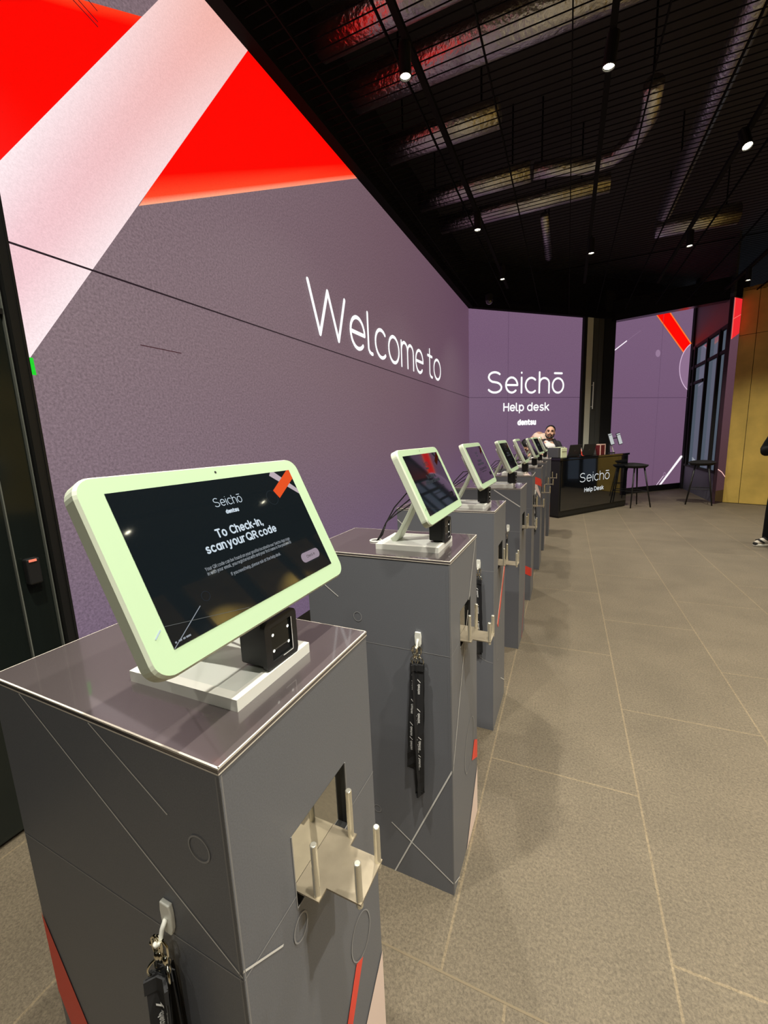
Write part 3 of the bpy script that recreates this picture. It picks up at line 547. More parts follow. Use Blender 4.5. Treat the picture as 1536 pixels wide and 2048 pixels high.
def tray(parent):
    b = MB(); t = .0028
    out = [(-.0092, .104), (.034, .104), (.034, .1235), (.0885, .1235), (.0885, .1905), (.034, .1905), (.034, .211), (-.0092, .211)]
    b.prism(out, lambda p, k: (p[0], p[1], TZ-t*(1-k)))
    tr = b.build('card_tray', M['steel'], parent)
    for (x, y, h, dn) in ((.0275, .1105, .083, 0), (.0275, .2045, .083, 0), (.0835, .1285, .060, .007), (.0835, .1855, .060, .007)):
        r = MB(); z = TZ-t-dn; r.tube([(x, y, z), (x, y, TZ+h-.0012), (x, y, TZ+h)], [.0050, .0050, .0040], 0, 16); r.build('rod', M['rod'], tr, smooth=False, bevel=.0006)
    return tr
PL = ['nearest grey check-in pedestal, cut off by the bottom of the picture', 'second grey pedestal from the camera, crossed white lines near its foot', 'third grey pedestal from the camera, red slanting stripe on its front', 'fourth grey pedestal from the camera, one white diagonal near its top', 'fifth grey pedestal from the camera, red square low on its side',
      'sixth grey pedestal from the camera, red block high on its side', 'seventh grey pedestal from the camera, second from the black help desk', 'grey pedestal at the far end of the row, next to the black help desk']
PROOT = []
for k, (x, y, a) in enumerate(PEDS):
    r = empty('check_in_pedestal', (x, y, 0), a); tag(r, PL[k], 'pedestal', 'check-in pedestals in a row'); PROOT.append(r)
    pedestal_body(k, r); pedestal_top(k, r)
    if k == 0: LN, TR = liner(r), tray(r)
    else: dup(LN, r); dup(TR, r)
def in_ped(k, lx, ly, lz=0.0):
    x, y, a = PEDS[k]; c, s = math.cos(a), math.sin(a); return (x+c*lx-s*ly, y+s*lx+c*ly, lz)
# ================================================================ CHECK-IN TABLETS  (local origin on the pedestal top, screen faces local +X)
CT, ST = math.cos(math.radians(24.8)), math.sin(math.radians(24.8))
TC = Vector((.054, 0.0, .206))
def tp(a, u, n=0.0):      # a: viewer right, u: up the screen, n: out of the glass
    return TC+Vector((0, 1, 0))*a+Vector((-ST, 0, CT))*u+Vector((CT, 0, ST))*n
def make_tablet(bright=True):
    r = empty('check_in_tablet')
    b = MB(); R0 = rrect(-.1875, -.1155, .1875, .1105, .022, 7); R1 = rrect(-.1850, -.1130, .1850, .1080, .020, 7); n = len(R0)
    Rb = rrect(-.172, -.100, .172, .095, .02, 7)
    vs = [tp(*p, 0.0) for p in R1]+[tp(*p, -.004) for p in R0]+[tp(*p, -.020) for p in R0]+[tp(*p, -.027) for p in Rb]; fs = [tuple(range(n))]
    mats_ = [0]
    for L in range(3):
        for i in range(n): fs.append((L*n+i, L*n+(i+1) % n, (L+1)*n+(i+1) % n, (L+1)*n+i)); mats_.append(1)
    fs.append(tuple(range(3*n, 4*n))[::-1]); mats_.append(1)
    for f, mi in zip(fs, mats_): b.f.append(list(f)); b.m.append(mi); b.c.append(None)
    b.v += [tuple(v) for v in vs]
    b.box((0, 0, 0), (0, 0, 0)) if False else None
    hs = b.build('housing', [M['bezel'], M['shell']], r)
    b = MB(); b.prism(rrect(-.13, -.075, .13, .070, .02), lambda p, k: tp(p[0], p[1], -.026-.016*k)); b.build('rear_cover', M['shell'], r, bevel=.004)
    b = MB(); b.disc(tp(-.001, .1003, .0004), (CT, 0, ST), .0018); b.build('webcam', M['plastic'], r)
    b = MB(); b.poly([tp(*p, .0006) for p in ((-.159, -.0895), (.159, -.0895), (.159, .0895), (-.159, .0895))]); sc = b.build('screen', M['screen'], r)
    b = MB(); fn = lambda d: (lambda x, z: tp(x, z, d))
    A = fn(.0010)
    lettering(b, text2d('Seichō', -.0275, .0505, .0128, .075, .0235, sp=.17), A, 0); lettering(b, text2d('dentsu', -.0138, .0385, .0062, .26, .0088, sp=.3), A, 0)
    lettering(b, text2d('To', -.0450, .0095, .0126, .185, -.0288, sp=.26), A, 0); lettering(b, text2d('Check-In,', -.0208, .0095, .0126, .185, .0425, sp=.26), A, 0)
    for wd, x0, x1 in (('scan', -.0700, -.0385), ('your', -.0335, -.0035), ('QR', .0015, .0215), ('code', .0270, .0640)): lettering(b, text2d(wd, x0, -.0062, .0122, .185, x1, sp=.26), A, 0)
    lettering(b, text2d('Your QR code can be found on your profile located in our Seicho App (sign', 0, -.0245, .0042, .12, sp=.22, center=True, x1=None), A, 0) if False else None
    def small(t, z, half):
        ws = t.split(' '); lens = [sum(GL[c][1]+.24 for c in w_)-.24 for w_ in ws]; tot = sum(lens)+.50*(len(ws)-1); k = 2*half/tot; x = -half
        for w_, L in zip(ws, lens): lettering(b, text2d(w_, x, z, .0046, .115, x+L*k, sp=.24), A, 1); x += (L+.50)*k
    small('Your QR code can be found on your profile located in our Seicho App (sign', -.0250, .0835); small('in with your email, you registered with and your first name is the password)', -.0310, .083); small('If you need help, please ask at the help desk.', -.0420, .0502)
    A = fn(.0009)
    b.poly([A(*p) for p in ((.0968, .0585), (.1045, .0440), (.159, .0735), (.159, .0895), (.152, .0895))], 2)
    A = fn(.0008)
    b.poly([A(*p) for p in ((.1035, .0840), (.109, .0895), (.118, .0895), (.159, .054), (.159, .044))], 3)
    for q in ring2((.0880, .0475), .0125, .0120, .0005): b.poly([A(*p) for p in q], 4)
    for q in ring2((-.098, -.052), .006, .006, .0004): b.poly([A(*p) for p in q], 4)
    b.poly([A(*p) for p in rrect(.0905, -.0690, .1400, -.0530, .0075)], 5)
    for z in (-.0705, -.0515): b.poly([A(*p) for p in line2((.097, z), (.134, z), .0005)], 4)
    lettering(b, text2d('Check in', .1045, -.0630, .0046, .13, .1265, sp=.24), fn(.0011), 6)
    b.poly([A(*p) for p in line2((-.1585, -.0891), (-.1102, -.0597), .0009)], 1); b.poly([A(*p) for p in line2((-.159, -.0637), (-.0457, -.0884), .0006)], 7); b.poly([A(*p) for p in line2((-.1729, -.0717), (-.1643, -.065), .0014)], 0)
    for x0, x1 in ((-.1555, -.1535), (-.151, -.147), (-.1455, -.1425), (-.1415, -.1355)): b.poly([A(*p) for p in line2((x0, -.0840), (x1, -.0840), .0020)], 1)
    ms = [M['scr'], M['scrdim'], M['scrorange'], M['scrpale'], M['scrring'], M['scrbtn'], M['plastic'], emit('screen_thin_line', (.12, .125, .115))]
    if not bright:   # other screens: viewing-angle falloff put into darker text colours
        ms = [emit('offangle_text', (.050, .055, .062)), emit('offangle_small_text', (.020, .022, .024)), emit('offangle_orange', (.05, .008, .004)), emit('offangle_lilac', (.03, .026, .03)), M['plastic'], emit('offangle_button', (.02, .016, .02)), M['plastic'], M['plastic']]
    b.build('lettering', ms, sc)
    # stand
    b = MB(); x0, x1, y0, y1, h = -.112, .090, -.082, .0785, .0165; i = .014
    b.box((x0, y0, 0), (x1, y1, h-.002), 1)
    for q in ((x0, y0, x1, y0+i), (x0, y1-i, x1, y1), (x0, y0+i, x0+i, y1-i), (x1-i, y0+i, x1, y1-i)): b.box((q[0], q[1], h-.003), (q[2], q[3], h), 0)
    b.box((x0, y0-.0004, 0), (x1, y0, h), 0); b.box((x1, y0, 0), (x1+.0004, y1, h), 0)
    b.build('base_plate', [M['plate'], M['platein']], r)
    b = MB(); pth = [(-.078, 0, .016), (-.066, 0, .024), (-.050, 0, .048), (-.022, 0, .100), (.002, 0, .150), (.014, 0, .180), (.020, 0, .200)]
    P = [Vector(p) for p in pth]; vs = []; 
    for j, p in enumerate(P):
        tg = (P[min(j+1, 6)]-P[max(j-1, 0)]).normalized(); nn = Vector((tg.z, 0, -tg.x)); wv = [.066, .058, .052, .048, .048, .050, .056][j]/2; th = [.020, .018, .014, .013, .013, .013, .013][j]/2
        for a, d in ((-1, -1), (1, -1), (1, 1), (-1, 1)): vs.append(p+Vector((0, wv*a, 0))+nn*th*d)
    b.add(vs, [(j*4+q, j*4+(q+1) % 4, j*4+4+(q+1) % 4, j*4+4+q) for j in range(6) for q in range(4)]+[(3, 2, 1, 0), (24, 25, 26, 27)])
    b.build('arm', M['shell'], r, bevel=.003)
    b = MB(); b.prism(rrect(-.04, -.035, .04, .035, .01), lambda p, k: tp(p[0], p[1]-.01, -.040-.012*k)); b.build('mounting_plate', M['shell'], r, bevel=.002)
    for q, (y, dx) in enumerate(((-.012, 0), (.006, -.02), (.022, -.035))):
        b = MB(); b.tube([(.0, y, .17), (-.030-dx*.3, y+.004, .168+dx), (-.075+dx*.3, y*1.5+.010, .120+dx*.8), (-.108+dx*.5, y*1.6+.006, .062), (-.135, y*.6+.01, .020), (-.150, .012+y*.3, .002)], .0022, 0, 8); b.build('cable', M['cable'], r, smooth=True)
    b = MB(); b.ring((-.155, .012, .0015), (0, 0, 1), .019, .003, 0, 24, 6); b.build('cable_grommet', M['plate'], r)
    return r
TABP = make_tablet(); TABD = make_tablet(False)
TL = ['nearest white tablet with readable check-in text, on the first pedestal', 'second white tablet from the camera, red glow in the top of its dark screen', 'third white tablet from the camera, with plain dark screen', 'fourth white tablet from the camera, black screen seen narrowly', 'fifth white tablet from the camera, seen almost edge on', 'sixth white tablet from the camera, left of the bearded person', 'seventh white tablet, in front of the bearded person', 'last white tablet, a thin pale edge before the bearded person']
BASES = [(-.140, .158, -.12), (-.146, .152, -.02), (-.145, .150, 0), (-.155, .163, 0), (-.155, .19, 0), (-.140, .11, 0), (-.150, .17, -.10), (-.150, .15, 0)]
# the plates are swivelled a little while screens stay square to the aisle
SWIV = [0.0246, 0.0, 0.0, .0, 0, 0, 0, 0]
for k in range(8):
    t = TABP if k == 0 else (TABD if k == 1 else dup(TABD))
    t.location = in_ped(k, BASES[k][0], BASES[k][1], PH); t.rotation_euler = (0, 0, [0, 0, -.01, -.015, 0, -.02, -.10, 0][k])
    tag(t, TL[k], 'tablet', 'check-in tablets on the pedestals')
# ---- code scanners
def make_scanner():
    r = empty('code_scanner')
    b = MB(); b.box((-.048, -.032, .006), (-.003, .032, .074)); b.box((-.040, -.020, 0), (-.010, .020, .008)); b.build('body', M['plastic'], r, bevel=.003)
    b = MB(); o = rrect(-.035, .000, .035, .0745, .010); i = rrect(-.0225, .012, .0225, .0635, .002); n = len(o)
    for nm in (0,):
        vs = [(.004, a, z) for a, z in o]+[(.004, a, z) for a, z in i]+[(-.004, a, z) for a, z in o]+[(.0008, a, z) for a, z in i]
        fs = [(q, (q+1) % n, n+(q+1) % n, n+q) for q in range(n)]+[(q, (q+1) % n, 2*n+(q+1) % n, 2*n+q) for q in range(n)]+[(n+q, n+(q+1) % n, 3*n+(q+1) % n, 3*n+q) for q in range(n)]
        b.add(vs, fs)
    b.build('bezel', M['plastic'], r)
    b = MB(); b.box((-.002, -.0225, .012), (.0012, .0225, .0635)); wd = b.build('window', M['window'], r)
    b = MB()
    for q in (line2((-.0005, .0118), (.0225, .0118), .0014), line2((.0225, .0118), (.0225, .063), .0014)): b.poly([(.0045, a, z) for a, z in q])
    b.build('window_rim', M['mark'], r)
    for y, z in ((-.0165, .026), (-.0165, .050), (.0165, .026), (.0165, .050)):
        b = MB(); b.disc((.0018, y, z), (1, 0, 0), .0022, 0, 12); b.build('light', M['dot'], wd)
    return r
SCP = make_scanner()
for k in range(8):
    s_ = SCP if k == 0 else dup(SCP)
    dy = .177 if k == 0 else BASES[k][1]+.016
    s_.location = in_ped(k, -.056, dy, PH+.0145); s_.rotation_euler = (0, 0, PEDS[k][2])
    tag(s_, 'black code scanner below the %s tablet from the camera' % ('nearest', 'second', 'third', 'fourth', 'fifth', 'sixth', 'seventh', 'eighth')[k], 'scanner', 'black code scanners on the tablet bases')
# ================================================================ HOOKS AND LANYARDS (on the camera side faces)
def make_hook():
    r = empty('adhesive_hook'); b = MB()
    b.prism([(-.0085, .026), (.0085, .026), (.0105, .012), (.0095, -.010), (.006, -.020), (-.006, -.020), (-.0095, -.010), (-.0105, .012)], lambda p, k: (p[0], -.006*k, p[1])); b.build('backplate', M['hook'], r, bevel=.0015)
    b = MB(); b.tube([(0, -.006, .004), (0, -.012, -.004), (0, -.0155, -.015), (0, -.0185, -.019), (0, -.0225, -.016), (0, -.0235, -.011)], [.003, .003, .0028, .0026, .0026, .0022], 0, 10); b.build('prong', M['hook'], r, smooth=True)
    return r
def make_lanyard(length, sway, depth, twist, marks=True, w_=.016, seed=0):
    w_ *= 1.6
    rnd = random.Random(seed); r = empty('lanyard')
    b = MB(); b.tube([(0, -depth, .003), (.006, -depth, -.002), (.0065, -depth, -.016), (.002, -depth, -.024), (-.004, -depth, -.022), (-.0065, -depth, -.014), (-.006, -depth, -.003), (0, -depth, .003)], .0017, 0, 8, False); b.tube([(0, -depth, -.021), (0, -depth, -.027), (0, -depth, -.036)], [.0030, .0040, .0030], 0, 12); b.ball((-.008, -depth, -.012), .0028, 0, 10, 8); b.build('clip', M['chrome'], r, smooth=True)
    b = MB(); b.ring((0, -depth, -.044), (math.sin(twist), -math.cos(twist), 0), .0125, .0015, 0, 28, 8); b.build('split_ring', M['chrome'], r, smooth=True)
    b = MB(); mk = MB(); z0 = -.050; zl = -length
    W = lambda a: Vector((math.cos(a), math.sin(a), 0))
    N = 14; fr = []; bk = []; wf = []; wb = []
    for i in range(N+1):
        t = i/N; s = math.sin(t*PI)*.008*rnd.uniform(.4, 1)
        fr.append((sway*t+s*.5, -depth-.004-.010*math.sin(t*PI), z0+(zl-z0)*t)); bk.append((sway*t*.6-.004*t-s*.5, -depth+.004+min(.006*math.sin(t*PI), depth-.006), z0+(zl-z0)*t)); wf.append(W(twist+.5*t*rnd.uniform(.6, 1))); wb.append(W(twist-.4*t))
    b.ribbon(fr+[(fr[-1][0]*.5+bk[-1][0]*.5, -depth+.001, zl-.007)]+bk[::-1], wf+[W(twist)]+wb[::-1], w_, 0, .0014)
    b.ribbon([(0, -depth-.006, -.051), (0, -depth-.007, -.070)], W(twist), w_*1.05, 0, .004)
    st = b.build('strap', M['strap'], r)
    if marks:
        for q in range(4):
            t0 = .18+.20*q
            P = lambda t: Vector(fr[0])+(Vector(fr[-1])-Vector(fr[0]))*t
            i = int(t0*N); p = Vector(fr[i]); wv = wf[i]; tg = (Vector(fr[i+1])-p).normalized(); nn = tg.cross(wv).normalized(); nn = nn if nn.y < 0 else -nn
            lettering(mk, text2d('dentsu', 0, -.0035, .0075, .26, .030, sp=.3), lambda a, z: tuple(p+tg*a-wv*z*(1 if True else -1)+nn*.0016))
            mk.poly([tuple(p+tg*a+wv*z+nn*.0015) for a, z in ((-.016, -.0045), (-.013, -.0045), (-.004, .0045), (-.007, .0045))])
        mk.build('printed_lettering', M['mark'], st)
    return r
HOOKS = [(0, -.1195, .845, 0.0), (1, -.097, .8545, 0), (2, -.071, .8444, 0), (3, -.075, .835, 0), (5, -.055, .842, 0)]
LAB = ['white adhesive hook on the nearest pedestal, three lanyards on it', 'white adhesive hook on the second pedestal', 'white adhesive hook on the third pedestal', 'white adhesive hook on the fourth pedestal', 'white adhesive hook on the sixth pedestal below its red block']
HP = make_hook()
LANY = {0: [(.40, -.010, .0165, .15, .018, 'front lanyard of the three on the nearest pedestal'), (.38, .006, .0150, -.5, .016, 'middle lanyard of the three on the nearest pedestal'), (.41, .016, .0140, .9, .016, 'lanyard hanging right and behind on the nearest pedestal')],
        1: [(.49, .004, .0165, 1.0, .017, 'lanyard with white print turned sideways on the second pedestal'), (.475, -.008, .0150, .1, .017, 'black lanyard hanging in front on the second pedestal'), (.40, -.020, .0140, -.3, .015, 'shorter black lanyard hanging left on the second pedestal')],
        2: [(.42, .012, .0165, .25, .017, 'black lanyard with white print on the third pedestal'), (.41, .004, .015, -.5, .016, 'plain back lanyard on the third pedestal')],
        3: [(.22, .0, .0165, 1.35, .012, 'thin short black lanyard behind the third pedestal tray')], 5: [(.40, .006, .0165, .2, .017, 'black lanyard on the sixth pedestal below its red block')]}
for i, (k, lx, lz, _) in enumerate(HOOKS):
    h = HP if i == 0 else dup(HP); h.location = in_ped(k, lx, -.0002, lz); h.rotation_euler = (0, 0, PEDS[k][2]); tag(h, LAB[i], 'hook', 'white adhesive hooks')
    for j, (ln, sw, dp, tw, ww, lb) in enumerate(LANY[k]):
        l = make_lanyard(ln, sw, dp, tw, not (k == 2 and j == 1), ww, 10*k+j); l.location = in_ped(k, lx+(-.004, .007, -.008)[j], -.0002-.002*j, lz-.014); l.rotation_euler = (0, 0, PEDS[k][2]+(.0, .0, .0)[j]); tag(l, lb, 'lanyard', 'black lanyards')
# ================================================================ HELP DESK
DA = Vector((-.09, 7.58, 0)); DTH = math.atan2(.799, .601)      # local X along the front, local -Y to the aisle
dk = empty('help_desk', DA, DTH); tag(dk, 'glossy black help desk counter with white lettering', 'desk')
def dloc(s, m_, z=0): return (DA.x+s*.601-m_*.799, DA.y+s*.799+m_*.601, z)
DL, DDp, DH = 1.965, .42, 1.03
b = MB(); b.box((0, .012, .03), (DL, DDp, .995)); b.build('body', M['black'], dk, bevel=.004)
b = MB(); b.box((.03, 0, .12), (DL-.03, .014, .985)); fp = b.build('front_panel', M['glossblack'], dk, bevel=.002)
b = MB(); b.box((-.01, -.01, .995), (DL+.01, DDp+.02, DH)); b.build('worktop', M['glossblack'], dk, bevel=.003)
b = MB(); b.box((.01, .02, 0), (DL-.01, DDp-.02, .03)); b.build('plinth', M['black'], dk)
b = MB(); A = lambda x, z: (x, -.0012, z)
lettering(b, text2d('Seichō', .530, .576, .165, .085, 1.375, sp=.17), A); lettering(b, text2d('Help', .668, .395, .078, .17, .895, sp=.2), A); lettering(b, text2d('Desk', .945, .395, .078, .17, 1.212, sp=.2), A)
b.build('lettering', M['deskw'], fp)
# printer
pr = empty('card_printer', dloc(.16, .16, DH), DTH); tag(pr, 'card printer with pale green front on the left end of the help desk', 'printer')
b = MB(); b.box((-.10, -.06, 0), (.07, .16, .175)); b.build('body', M['pgrey'], pr, bevel=.012)
b = MB(); b.box((-.035, -.075, .0), (.115, -.05, .165)); b.box((-.035, -.05, .165), (.10, .10, .180)); b.build('front_cover', M['printer'], pr, bevel=.010)
b = MB(); b.box((-.02, -.078, .10), (.10, -.074, .106)); b.build('card_slot', M['plastic'], pr)
# laptops (backs of the lids face the aisle)
def laptop(s, m_, rz, label):
    r = empty('laptop', dloc(s, m_, DH), DTH+rz); tag(r, label, 'laptop', 'laptops on the help desk')
    b = MB(); b.box((-.165, 0, 0), (.165, .225, .016)); b.build('base', M['laptop'], r, bevel=.003)
    mx = Matrix.Rotation(math.radians(14), 4, 'X'); b = MB(); b.box((-.165, -.010, .008), (.165, -.003, .218), 0, mx); ld = b.build('lid', M['laptop'], r, bevel=.002)
    b = MB(); b.disc(mx @ Vector((0, -.0106, .115)), mx.to_3x3() @ Vector((0, -1, 0)), .014, 0, 20, .006); b.build('badge', M['strip'], ld)
    b = MB(); b.tube([(-.12, 0, .010), (.12, 0, .010)], .006); b.build('hinge', M['plastic'], r)
laptop(.475, .12, .03, 'left charcoal laptop beside the card printer'); laptop(.845, .10, -.02, 'right charcoal laptop beside the dark red box')
bx = empty('gift_box', dloc(1.235, .16, DH), DTH); tag(bx, 'dark red box with pale edging beside the right laptop', 'box')
b = MB(); b.box((.0, -.05, 0), (.15, .10, .185)); b.build('body', M['redbox'], bx, bevel=.004)
b = MB(); b.box((-.005, -.055, 0), (.012, -.045, .19)); b.box((.135, -.055, .0), (.153, -.045, .19)); b.box((-.005, -.055, .172), (.153, .105, .190)); b.build('edging', M['pale'], bx, bevel=.002)
pt = empty('card_reader', dloc(1.10, .13, DH), DTH); tag(pt, 'dark handheld terminal with pale stripes propped against the red box', 'card reader')
mx = Matrix.Rotation(math.radians(-12), 4, 'X')
b = MB(); b.box((-.045, -.012, 0), (.045, .014, .205), 0, mx); b.build('body', M['pgrey'], pt, bevel=.006)
b = MB(); b.box((-.035, -.014, .16), (.035, -.011, .185), 0, mx); b.box((-.035, -.014, .12), (.02, -.011, .135), 0, mx); b.build('stripe', M['pale'], pt)
ly = empty('lanyard', dloc(.66, .02, DH), DTH); tag(ly, 'red and white strap lying between the two laptops', 'lanyard')
b = MB(); b.ribbon([(0, .09, .20), (-.01, .07, .14), (-.02, .05, .07), (-.02, .04, .02), (-.03, .01, .012), (-.02, -.005, .012)], (1, 0, 0), .02, 0, .003); b.build('strap', M['redp'], ly)
b = MB(); b.ribbon([(.004, .088, .205), (-.006, .068, .145), (-.014, .049, .085)], (1, 0, 0), .012, 0, .003); b.build('tip', M['plate'], ly)
# phone stand
ps = empty('phone_stand', dloc(1.86, .28, DH), DTH); tag(ps, 'desk stand holding two phones at the right end of the help desk', 'stand')
b = MB(); b.cyl((0, 0, 0), (0, 0, .012), .06); b.build('base', M['plastic'], ps)
b = MB(); b.tube([(-.02, .03, .012), (-.03, .03, .10), (-.02, .03, .19)], .010); b.build('pole', M['plastic'], ps)
b = MB(); b.tube([(.11, .03, .01), (.04, .03, .12), (-.01, .03, .185)], .011); b.build('brace', M['plate'], ps)
b = MB(); b.tube([(-.02, .03, .19), (.06, .05, .26), (.13, .05, .28), (.30, .05, .29)], .008); b.build('arm', M['plastic'], ps)
for q, (dx, lb) in enumerate(((.005, 'left phone with pale screen on the desk stand'), (.275, 'right phone with pale screen on the desk stand'))):
    p = empty('mobile_phone', dloc(1.86+dx, .265, DH+.155), DTH); tag(p, lb, 'phone', 'phones on the desk stand')
    mx = Matrix.Rotation(math.radians(-9), 4, 'Y') @ Matrix.Rotation(math.radians(-14), 4, 'X')
    b = MB(); b.box((-.062, 0, 0), (.062, .012, .235), 0, mx); bd = b.build('body', M['plastic'], p, bevel=.006)
    b = MB(); b.box((-.052, -.0015, .012), (.052, .0, .190), 0, mx); b.box((-.055, -.0015, .200), (.055, .0, .222), 0, mx); b.build('screen', M['phone'], p)
# ================================================================ STOOLS
def make_stool():
    r = empty('bar_stool'); b = MB(); n = 28; prof = [(.0, .742), (.10, .738), (.17, .745), (.205, .775), (.215, .790), (.210, .800), (.19, .782), (.12, .765), (.0, .760)]
    vs = []
    for (rr, z) in prof:
        for j in range(n):
            a = 2*PI*j/n; k = max(0, math.sin(a)); vs.append((rr*math.cos(a), rr*math.sin(a)*.92, z+(.03*k if rr > .15 else 0)))
    b.add(vs, [(i*n+j, i*n+(j+1) % n, (i+1)*n+(j+1) % n, (i+1)*n+j) for i in range(len(prof)-1) for j in range(n)]); b.build('seat', M['matte'], r, smooth=True)
    for sx in (-1, 1):
        for sy in (-1, 1):
            b = MB(); b.tube([(.10*sx, .10*sy, .742), (.20*sx, .19*sy, 0)], [.015, .011], 0, 10); b.build('leg', M['black'], r, smooth=True)
    b = MB(); q = [(.157, .151), (-.157, .151), (-.157, -.151), (.157, -.151), (.157, .151)]
    for a, c in zip(q[:-1], q[1:]): b.tube([(*a, .30), (*c, .30)], .008, 0, 8)
    b.build('footrest', M['black'], r); return r
STP = make_stool(); STP.location = (1.215, 9.13, 0); STP.rotation_euler = (0, 0, .5); tag(STP, 'black bar stool by the right end of the help desk', 'stool', 'black bar stools')
s2 = dup(STP); s2.location = (2.36, 9.62, 0); s2.rotation_euler = (0, 0, -.25); tag(s2, 'black bar stool in front of the glass wall', 'stool', 'black bar stools')
s3 = dup(STP); s3.location = (-.33, 8.52, 0); s3.rotation_euler = (0, 0, 0); tag(s3, 'black bar stool under the bearded person behind the help desk', 'stool', 'black bar stools')
#@@PEOPLE@@
# ================================================================ PEOPLE
def chain(b, pts, rs, sq=(1, 1), n=14, sub=3):
    """smooth tapering limb through pts with radii rs, closed by balls"""
    P = [Vector(p) for p in pts]; path = []; rad = []
    for i in range(len(P)-1):
        p0 = P[max(i-1, 0)]; p1 = P[i]; p2 = P[i+1]; p3 = P[min(i+2, len(P)-1)]
        for k in range(sub):
            t = k/sub; path.append(0.5*((2*p1)+(p2-p0)*t+(2*p0-5*p1+4*p2-p3)*t*t+(-p0+3*p1-3*p2+p3)*t**3)); rad.append(rs[i]+(rs[i+1]-rs[i])*t)
    path.append(P[-1]); rad.append(rs[-1]); b.tube(path, rad, 0, n, True, sq)
    b.ball(P[0], (rs[0],)*3, 0, 12, 8); b.ball(P[-1], (rs[-1],)*3, 0, 12, 8)
def torso(b, levels, n=20):
    """levels: (centre, half width x, half depth y)"""
    vs = []; k = len(levels)
    for c, rx, ry in levels:
        for j in range(n):
            a = 2*PI*j/n; vs.append((c[0]+rx*math.cos(a), c[1]+ry*math.sin(a), c[2]))
    b.add(vs, [(i*n+j, i*n+(j+1) % n, (i+1)*n+(j+1) % n, (i+1)*n+j) for i in range(k-1) for j in range(n)]+[tuple(range(n))[::-1], tuple((k-1)*n+j for j in range(n))])
def head(b, c, mx, s=1.0):
    """face towards local -Y"""
    A = lambda *p: Vector(c)+mx @ (Vector(p)*s)
    b.ball(A(0, .012, .035), (.077*s, .095*s, .092*s), 0, 20, 14, mx); b.ball(A(0, -.018, -.030), (.060*s, .070*s, .082*s), 0, 18, 12, mx); b.ball(A(0, -.052, -.088), (.028*s, .026*s, .022*s), 0, 12, 8, mx)
    b.tube([A(0, -.086, .020), A(0, -.104, -.012), A(0, -.108, -.026), A(0, -.090, -.034)], [.008*s, .011*s, .014*s, .010*s], 0, 10)
    b.ball(A(0, -.078, .026), (.060*s, .016*s, .012*s), 0, 12, 8, mx)
    for q in (-1, 1): b.ball(A(.078*q, .012, -.004), (.010*s, .018*s, .030*s), 0, 10, 8, mx); b.ball(A(.040*q, -.066, -.022), (.022*s, .018*s, .020*s), 0, 10, 8, mx)
    return A
def hand(b, w, d, palm_n, side, s=1.0, curl=.55):
    """w wrist, d direction of fingers, palm_n out of the palm, side thumb direction"""
    w = Vector(w); d = Vector(d).normalized(); n = Vector(palm_n).normalized(); t = Vector(side).normalized()
    b.tube([w, w+d*.045*s, w+d*.088*s], [.026*s, .036*s, .036*s], 0, 12, True, (1, .5))
    for i, ln in enumerate((.070, .080, .074, .058)):
        k = w+d*.086*s+t*(.027-.018*i)*s; a = curl
        p1 = k+(d*math.cos(a*.5)+n*math.sin(a*.5))*ln*.42*s; p2 = p1+(d*math.cos(a*1.3)+n*math.sin(a*1.3))*ln*.32*s; p3 = p2+(d*math.cos(a*2.1)+n*math.sin(a*2.1))*ln*.26*s
        b.tube([k-d*.02*s, k, p1, p2, p3], [.009*s, .0095*s, .0088*s, .0082*s, .0068*s], 0, 8)
    k = w+d*.030*s+t*.028*s; p1 = k+(d*.6+t*.7+n*.25)*.036*s; p2 = p1+(d*.9+t*.2+n*.4)*.030*s
    b.tube([k-d*.01*s, k, p1, p2], [.012*s, .012*s, .0105*s, .0085*s], 0, 8)
def face_bits(A, root, body, beard=True, s=1.0):
    for q in (-1, 1):
        b = MB(); b.ball(A(.030*q, -.079, .004), .0105*s); b.build('eye', M['eye'], body, smooth=True)
        b = MB(); b.tube([A(.012*q, -.094, .024), A(.032*q, -.093, .030), A(.052*q, -.080, .024)], [.004*s, .0055*s, .003*s], 0, 8); b.build('eyebrow', M['hair'], body, smooth=True)
    b = MB(); b.ball(A(0, -.092, -.062), (.024*s, .008*s, .007*s)); b.build('mouth', M['lip'], body, smooth=True)
# ---- bearded person behind the desk (seated on the stool, looking to the camera)
r = empty('person', (-.33, 8.52, 0), .05); tag(r, 'bearded person in a dark jacket and white tee sitting behind the help desk', 'person')
HM = Matrix.Rotation(math.radians(-10), 3, 'X') @ Matrix.Rotation(math.radians(6), 3, 'Y')
hc = (.03, -.10, 1.465)
b = MB()
torso(b, [((0, .03, .80), .165, .13), ((0, .02, .95), .15, .115), ((0, -.01, 1.10), .165, .12), ((0, -.04, 1.22), .185, .115), ((0, -.06, 1.29), .14, .09), ((.01, -.07, 1.33), .07, .065)])
chain(b, [(.01, -.06, 1.28), (.02, -.085, 1.35), (.03, -.10, 1.42)], [.062, .056, .055])
A = head(b, hc, HM, 1.06)
for q in (-1, 1):
    chain(b, [(.165*q, -.04, 1.245), (.235*q, -.10, 1.06), (.15*q, -.30, 1.065), (.09*q, -.34, 1.068)], [.056, .045, .034, .027]); hand(b, (.09*q, -.34, 1.062), (-.55*q, -.8, 0), (0, 0, -1), (-.8*q, .5, 0), 1, .25)
    chain(b, [(.09*q, .02, .84), (.13*q, -.36, .80), (.13*q, -.30, .45), (.12*q, -.20, .33)], [.085, .062, .050, .038]); chain(b, [(.12*q, -.20, .335), (.12*q, -.34, .325)], [.038, .032])
bd = b.build('body', M['skin'], r, remesh=.009, sm=2)
face_bits(A, r, bd, True, 1.06)
b = MB()
hm = 1.06
